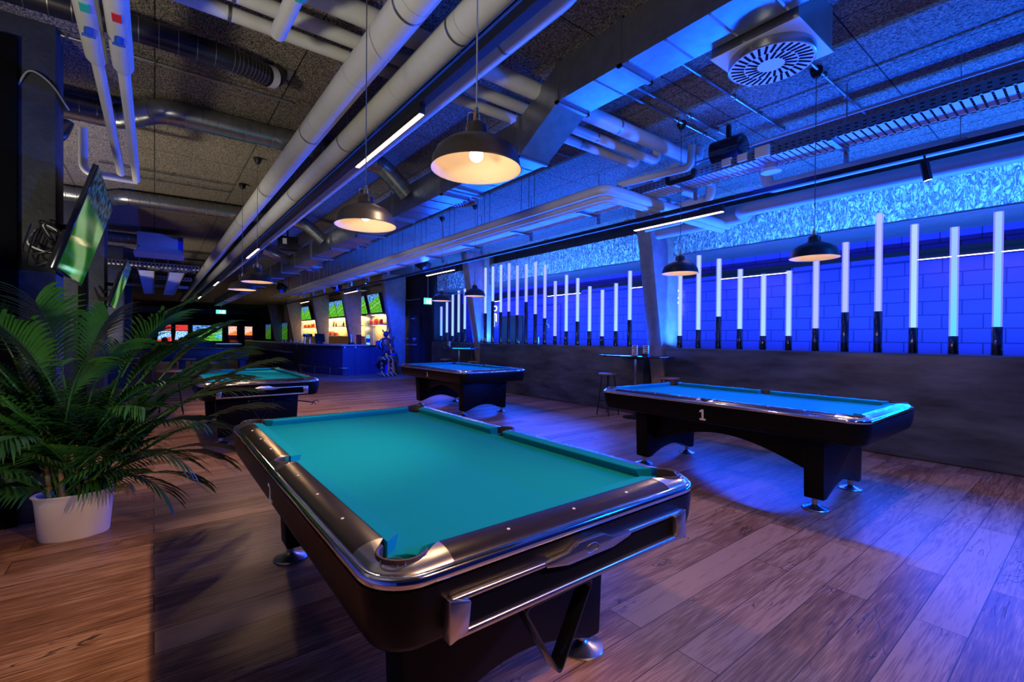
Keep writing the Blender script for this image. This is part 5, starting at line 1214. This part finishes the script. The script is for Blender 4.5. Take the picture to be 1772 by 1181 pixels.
# till, taps, coolers
t = thing('till', 'black point-of-sale screen standing on the bar', 'till', (5.25, 19.45, 1.125))
MB().add([(5.08, 19.45, 1.22), (5.48, 19.45, 1.20), (5.46, 19.52, 1.52), (5.10, 19.52, 1.54), (5.08, 19.49, 1.22), (5.48, 19.49, 1.20), (5.46, 19.56, 1.52), (5.10, 19.56, 1.54)], [(0, 1, 2, 3), (4, 7, 6, 5), (0, 4, 5, 1), (1, 5, 6, 2), (2, 6, 7, 3), (3, 7, 4, 0)]).build('display', M['blackgloss'], t)
MB().box(5.16, 5.40, 19.46, 19.70, 1.125, 1.24).build('stand', M['blacksat'], t, bevel=.01)
t = thing('beer_tap', 'chrome and black tap tower on the bar left of the till', 'beer tap', (4.95, 19.7, 1.125))
MB().box(4.72, 5.06, 19.72, 19.84, 1.40, 1.52).build('tower_box', M['blackgloss'], t, bevel=.02)
MB().tube([(4.80, 19.78, 1.125), (4.80, 19.78, 1.42)], .035, 12).tube([(4.98, 19.78, 1.125), (4.98, 19.78, 1.42)], .035, 12).build('column', M['chrome'], t)
MB().tube([(4.86, 19.70, 1.45), (4.86, 19.64, 1.36), (4.86, 19.64, 1.30)], .014, 8).tube([(4.94, 19.70, 1.45), (4.94, 19.64, 1.36), (4.94, 19.64, 1.30)], .014, 8).build('spout', M['chrome'], t)
t = thing('can_dispenser', 'tall cyan-lit can-shaped dispenser on the bar', 'dispenser', (6.54, 17.55, 1.09)); MB().lathe([(.0001, 0), (.065, 0), (.07, .01), (.07, .38), (.06, .40), (.0001, .40)], (6.54, 17.55, 1.095), 24).build('can', emis('can_glow', (.25, .75, .9), .9), t)
MB().lathe([(.0715, .10), (.0715, .26)], (6.54, 17.55, 1.095), 24).build('print_band', M['bluep'], t)
tag(MB().box(6.82, 7.02, 17.3, 17.5, 1.075, 1.27).build('blue_box', M['bluep'], bevel=.008), 'small blue box on the near end of the bar', 'box')
for k, (x, y, h, m_, lab) in enumerate([(6.55, 18.6, .30, 'red', 'red drinks carton standing on the back bar fridge'), ]):
    tag(MB().box(x-.08, x+.08, y-.08, y+.08, 1.09, 1.5).build('carton', M[m_]), lab, 'carton')
tag(MB().box(6.10, 6.80, 18.45, 18.9, 0, 1.088).build('back_fridge', M['satin'], bevel=.01), 'steel fridge behind the near end of the bar', 'fridge')
t = thing('coffee_grinder', 'small black and steel coffee grinder on the bar beside the column', 'grinder', (5.9, 17.55, 1.125))
MB().box(5.80, 5.98, 17.45, 17.65, 1.125, 1.20).build('base', M['blacksat'], t); MB().tube([(5.89, 17.55, 1.20), (5.89, 17.55, 1.38)], .05, 16).build('body', M['satin'], t); MB().lathe([(.03, 0), (.065, .12)], (5.89, 17.55, 1.38), 16).build('hopper', M['glassw'], t)
for k in range(6):
    x, y = 5.1+.05*(k % 2), 21.2+.9*k; tag(MB().lathe([(.0001, 0), (.03, 0), (.034, .12), (.030, .12), (.027, .01), (.0001, .01)], (x, y, 1.125), 16).build('drinking_glass', M['glassw']), 'drinking glass on the long bar, %s beyond the taps' % ordn[k], 'glass', 'glasses on the bar')
# back bar
XW = 8.28
def backbar(y0, y1, lab, shelves):
    t = thing('bar_display_wall', lab, 'display wall', (XW, y0, 0), 'lit maple panels behind the bar')
    MB().box(XW-.02, XW+.018, y0, y1, .9, 2.44).build('panel', M['barback'], t)
    s = MB(); y = y0+.5
    while y < y1: s.box(XW-.0215, XW-.0195, y-.005, y+.005, .9, 2.44); y += .6
    s.build('panel_joint', M['void'], t)
    for z in shelves:
        t2 = thing('wall_shelf', 'white shelf at %s of the maple panel %s' % ('the top' if z > 2.3 else 'mid height' if z > 1.7 else 'the bottom', lab.split(' panel ')[1]), 'shelf', (8.0, y0, z), 'bar shelves')
        MB().box(7.93, XW-.02, y0, y1, z, z+.035).build('board', M['shelfwhite'], t2)
        MB().box(8.10, 8.14, y0+.05, y1-.05, z-.012, z).build('led_strip', emis('shelf_led', (1, .72, .36), 9) if z == shelves[0] and z > 2.3 else M['whitep'], t2)
backbar(19.9, 21.3, 'maple-coloured lit panel nearest the viewer behind bar', (2.43, 1.95))
backbar(22.6, 23.9, 'maple-coloured lit panel left of the grey cupboard door', (2.43, 1.95, 1.42))
backbar(25.0, 30.4, 'maple-coloured lit panel under the row of four screens', (2.43, 1.93, 1.42))
backbar(31.0, 34.4, 'maple-coloured lit panel farthest behind the bar', (2.43, 1.93, 1.42))
for y, w_ in ((20.6, 20), (23.2, 20), (27.7, 70), (32.6, 40)): (area('shelf_light', (7.97, y, 2.40), (.9, 0, -.8), 1.2 if w_ < 30 else 4.5, .04, w_*.8, (1, .74, .42)), area('shelf_light', (7.90, y, 1.90), (.9, 0, -.7), 1.2 if w_ < 30 else 4.5, .04, w_*.7, (1, .74, .42)))
tag(MB().box(8.22, 8.298, 21.4, 22.5, 0, 2.4).build('cupboard_door', M['greypipe'], bevel=.005), 'grey cupboard door between two lit bar panels', 'cupboard door')
def screen_y(y0, y1, lab, gr): # y0 near
    flat_tv('wall_screen', [(8.0, y1, 2.52), (8.0, y0, 2.52), (7.81, y0, 3.34), (7.81, y1, 3.34)], lab, M['football'], gr, dpt=.08)
screen_y(19.75, 21.12, 'football screen nearest the viewer above the bar, right one of a pair', 'screens above the bar'); screen_y(21.55, 22.95, 'football screen above the bar, left one of the nearest pair', 'screens above the bar')
for k in range(4): screen_y(24.75+1.36*k, 24.75+1.36*k+1.28, '%s football screen from the right in the row of four above the bar' % ordn[k], 'screens above the bar')
screen_y(31.5, 32.8, 'football screen above the far end of the bar, right one', 'screens above the bar'); screen_y(32.85, 34.1, 'football screen above the far end of the bar, left one', 'screens above the bar')
rb = random.Random(5)
def bottle(x, y, z, h, m, lab, gr):
    r = h*.13; o = MB().lathe([(.0001, 0), (r, 0), (r, h*.6), (r*.4, h*.75), (r*.38, h), (.0001, h)], (x, y, z), 12).build('bottle', m); tag(o, lab, 'bottle', gr)
for k, y in enumerate((25.3, 26.6, 27.0, 28.8, 29.9)): bottle(8.08, y, 1.965, .42 if k in (2, 4) else .3, M['bottle'], '%s dark bottle from the right on the shelf under the four screens' % ordn[k], 'dark bottles behind the bar')
for k in range(16):
    y = 25.6+.27*k; tag(MB().lathe([(.0001, 0), (.04, 0), (.045, .15), (.04, .15), (.035, .01), (.0001, .01)], (8.12, y, 1.965), 12).build('drinking_glass', M['glassw']), 'clear glass on the shelf under the four screens, %s from the right' % (ordn+['sixteenth'])[k], 'glass', 'glasses on the middle shelf')
def packs(y0, n, z, cols, where, dy=.17):
    for k in range(n):
        c = cols[k % len(cols)]; h = .16+.12*rb.random(); tag(MB().box(8.02, 8.14, y0+dy*k, y0+dy*k+.14, z, z+h).build('snack_pack', M[c], bevel=.02), '%s snack pack %s, %s from the right' % ({'blacksat': 'black'}.get(c, c), where, ordn[k]), 'packet', 'snack packs '+where)
packs(20.0, 8, 1.985, ('red', 'yellow', 'red', 'red'), 'on the nearest middle shelf')
packs(31.2, 8, 1.965, ('red', 'red', 'yellow'), 'on the farthest middle shelf', .3)
packs(26.4, 9, 1.455, ('red', 'blacksat', 'red', 'orange'), 'on the bottom shelf under the four screens', .22)
# statue on striped stand
t = thing('armoured_statue', 'dark-helmeted statue in orange armour on a hazard-striped stand before the column', 'statue', (6.72, 16.2, 0))
MB().box(6.45, 7.0, 15.95, 16.45, 0, .10).build('plinth', M['hazard'], t, bevel=.01)
for sx in (-1, 1): MB().box(6.72+sx*.17-.03, 6.72+sx*.17+.03, 16.15, 16.25, .10, .58).build('stand_leg', M['hazard'], t)
MB().box(6.68, 6.76, 16.15, 16.25, .10, .58).build('stand_post', M['bluep'], t)
MB().box(6.48, 6.97, 15.98, 16.42, .58, .70).build('stand_top', M['hazard'], t, bevel=.01)
def skin(name, verts, edges, radii, m, parent, sub=2):
    me = bpy.data.meshes.new(name); off = parent.location; me.from_pydata([tuple(Vector(v)-off) for v in verts], edges, []); o = bpy.data.objects.new(name, me); COL.objects.link(o); o.parent = parent
    o.modifiers.new('s', 'SKIN'); sv = me.skin_vertices[0].data
    for i, r in enumerate(radii): sv[i].radius = (r, r)
    sv[0].use_root = True; o.modifiers.new('u', 'SUBSURF').levels = sub; o.modifiers['u'].render_levels = sub; me.materials.append(m); return o
bx, by = 6.70, 16.2
skin('body', [(bx, by, .98), (bx-.02, by, 1.15), (bx, by, 1.32), (bx, by, 1.42), (bx-.10, by-.02, .86), (bx-.12, by, .72), (bx+.09, by-.08, .88), (bx+.10, by-.04, .72), (bx-.16, by, 1.30), (bx-.24, by-.03, 1.12), (bx-.18, by-.12, .98), (bx+.16, by, 1.28), (bx+.24, by-.08, 1.12), (bx+.20, by-.18, 1.02)],
     [(0, 1), (1, 2), (2, 3), (0, 4), (4, 5), (0, 6), (6, 7), (2, 8), (8, 9), (9, 10), (2, 11), (11, 12), (12, 13)], [.10, .10, .12, .05, .07, .05, .07, .05, .06, .05, .04, .06, .05, .04], M['navyp'], t)
MB().lathe([(.11, 0), (.135, .10), (.15, .22), (.12, .30), (.06, .33)], (bx, by, 1.02), 16, 1, .8).build('breastplate', M['orange'], t)
MB().tube([(bx+.06, by-.10, 1.06), (bx+.20, by-.14, .98)], [.07, .04], 10).build('orange_sash', M['orange'], t)
MB().sphere((bx, by, 1.52), .095, 20, 1.15).build('helmet', M['navyp'], t)
MB().prism([(bx+.06, 1.50), (bx+.16, 1.60), (bx+.20, 1.74), (bx+.10, 1.62)], 'y', by-.02, by+.02).prism([(bx-.06, 1.56), (bx-.12, 1.62), (bx-.14, 1.70), (bx-.08, 1.64)], 'y', by-.02, by+.02).build('helmet_crest', M['navyp'], t)
MB().prism([(bx-.10, 1.30), (bx-.40, 1.02), (bx-.30, .92), (bx-.10, 1.00)], 'y', by+.04, by+.07).build('cape', M['navyp'], t)
MB().lathe([(.0001, 0), (.12, .02), (.14, .08), (.0001, .09)], (bx+.24, by-.12, .74), 20).build('blue_bowl', M['bluep'], t)

# ================================================================== signs
def exit_sign(c, wdt, h, lab, ax='y'):
    t = thing('exit_sign', lab, 'exit sign', c, 'green exit signs'); x, y, z = c
    MB().box(x-wdt/2, x+wdt/2, y, y+.03, z-h/2, z+h/2).build('lit_box', M['exit'], t)
    s = MB(); k = h/2.4
    # running figure
    s.lathe([(.0005, -k*.22), (k*.22, 0), (.0005, k*.22)], (x-wdt*.12, y-.006, z+k*.75), 10)
    s.tube([(x-wdt*.12, y-.006, z+k*.5), (x-wdt*.10, y-.006, z-k*.1)], k*.16, 6).tube([(x-wdt*.10, y-.006, z-k*.1), (x-wdt*.02, y-.006, z-k*.5), (x-wdt*.04, y-.006, z-k*.95)], k*.12, 6).tube([(x-wdt*.10, y-.006, z-k*.1), (x-wdt*.18, y-.006, z-k*.5), (x-wdt*.26, y-.006, z-k*.7)], k*.12, 6)
    s.tube([(x-wdt*.11, y-.006, z+k*.35), (x-wdt*.02, y-.006, z+k*.2)], k*.1, 6).tube([(x-wdt*.11, y-.006, z+k*.35), (x-wdt*.22, y-.006, z+k*.2)], k*.1, 6)
    s.build('running_figure', M['exitw'], t)
    MB().box(x+wdt*.12, x+wdt*.36, y-.004, y, z-k*.9, z+k*.9).build('door_symbol', M['exitw'], t)
    MB().tube([(x, y+.015, z+h/2), (x, y+.015, 3.79)], .006, 6).build('hanger', M['cord'], t)
exit_sign((2.62, 27.0, 2.60), .42, .19, 'green exit sign far down the hall, hanging from the ceiling')
exit_sign((6.95, 13.4, 2.58), .27, .20, 'green exit sign behind the pendant lamps of table three, hanging from the ceiling')
exit_sign((7.45, 17.3, 2.28), .16, .16, 'small green exit sign over the dark door, left of the other one')
for dy, lab in ((16.35, 0), (17.05, 1)):
    o = MB()
    for k in range(5): o.box(7.894, 7.899, dy-.16+.065*k, dy-.12+.065*k, 1.34, 1.38)
    o.box(7.894, 7.899, dy-.05, dy+.05, 1.28, 1.30)
    o = o.build('door_lettering', M['numwhite'], d)
# doors in the corridor behind the tubes
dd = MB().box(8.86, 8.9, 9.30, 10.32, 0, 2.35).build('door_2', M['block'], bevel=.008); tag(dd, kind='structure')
MB().box(8.82, 8.86, 10.12, 10.15, 1.15, 1.45).build('door_handle', M['satin'], dd)
s = MB(); c = Vector((8.852, 9.80, 1.78))
s.tube([c+Vector((0, .055*math.cos(a), .055*math.sin(a)-.02)) for a in [k*PI/8 for k in range(-1, 12)]], .007, 6)
s.tube([c+Vector((0, .03, .11)), c+Vector((0, .02, .03)), c+Vector((0, -.05, .03)), c+Vector((0, -.08, -.06))], .008, 6).sphere(tuple(c+Vector((0, .03, .135))), .015, 10)
s.build('wheelchair_symbol', M['numwhite'], dd)
o = MB().box(8.87, 8.9, 10.95, 12.0, 0, 2.1).build('door_3', M['darkdoor']); tag(o, kind='structure')
MB().box(8.83, 8.87, 11.05, 11.08, 1.0, 1.3).build('door_handle', M['satin'], o)
for (y, lab) in ((12.35, 'white neon figure on the corridor wall behind the left tubes of the middle bay'), (5.66, 'white neon figure on the corridor wall just right of the first column')):
    t = thing('neon_sign', lab, 'neon sign', (8.85, y, 2.0), 'neon figures on the corridor wall')
    MB().tube([(8.85, y+.08*math.cos(a), 2.38+.08*math.sin(a)) for a in [k*PI/9 for k in range(1, 18)]], .014, 8).tube(bend([(8.85, y+.06, 1.78), (8.85, y+.06, 2.20), (8.85, y-.06, 2.20), (8.85, y-.06, 1.95)], .04), .016, 8).build('glass_tube', M['neon'], t)
# silver conduit loops on the upper wall of the far bay
for (x, y, z, lab) in ((7.0, 12.3, 3.1, 'bent silver conduit loop on the upper wall beside the second column'), (7.0, 15.2, 3.1, 'bent silver conduit loop before the dark lobby')):
    pipe([(x, y, 3.75), (x, y, 2.75), (x, y-.15, 2.70), (x, y-1.1, 2.70)], .014, M['satin'], 'conduit_loop', lab, 'conduit', rb=.1)
# wire basket tray hanging over the lobby
t = thing('metal_plate', 'flat tilted metal panel hanging near the bar screens', 'panel', (6.3, 18.5, 3.3))
MB().box(5.9, 6.8, 18.3, 18.8, 3.28, 3.31).build('panel', M['galv'], t)
each(MB().tube([(6.1, 18.5, 3.3), (6.1, 18.5, 3.79)], .006, 6).tube([(6.6, 18.5, 3.3), (6.6, 18.5, 3.79)], .006, 6), 'hanger', M['cord'], t)
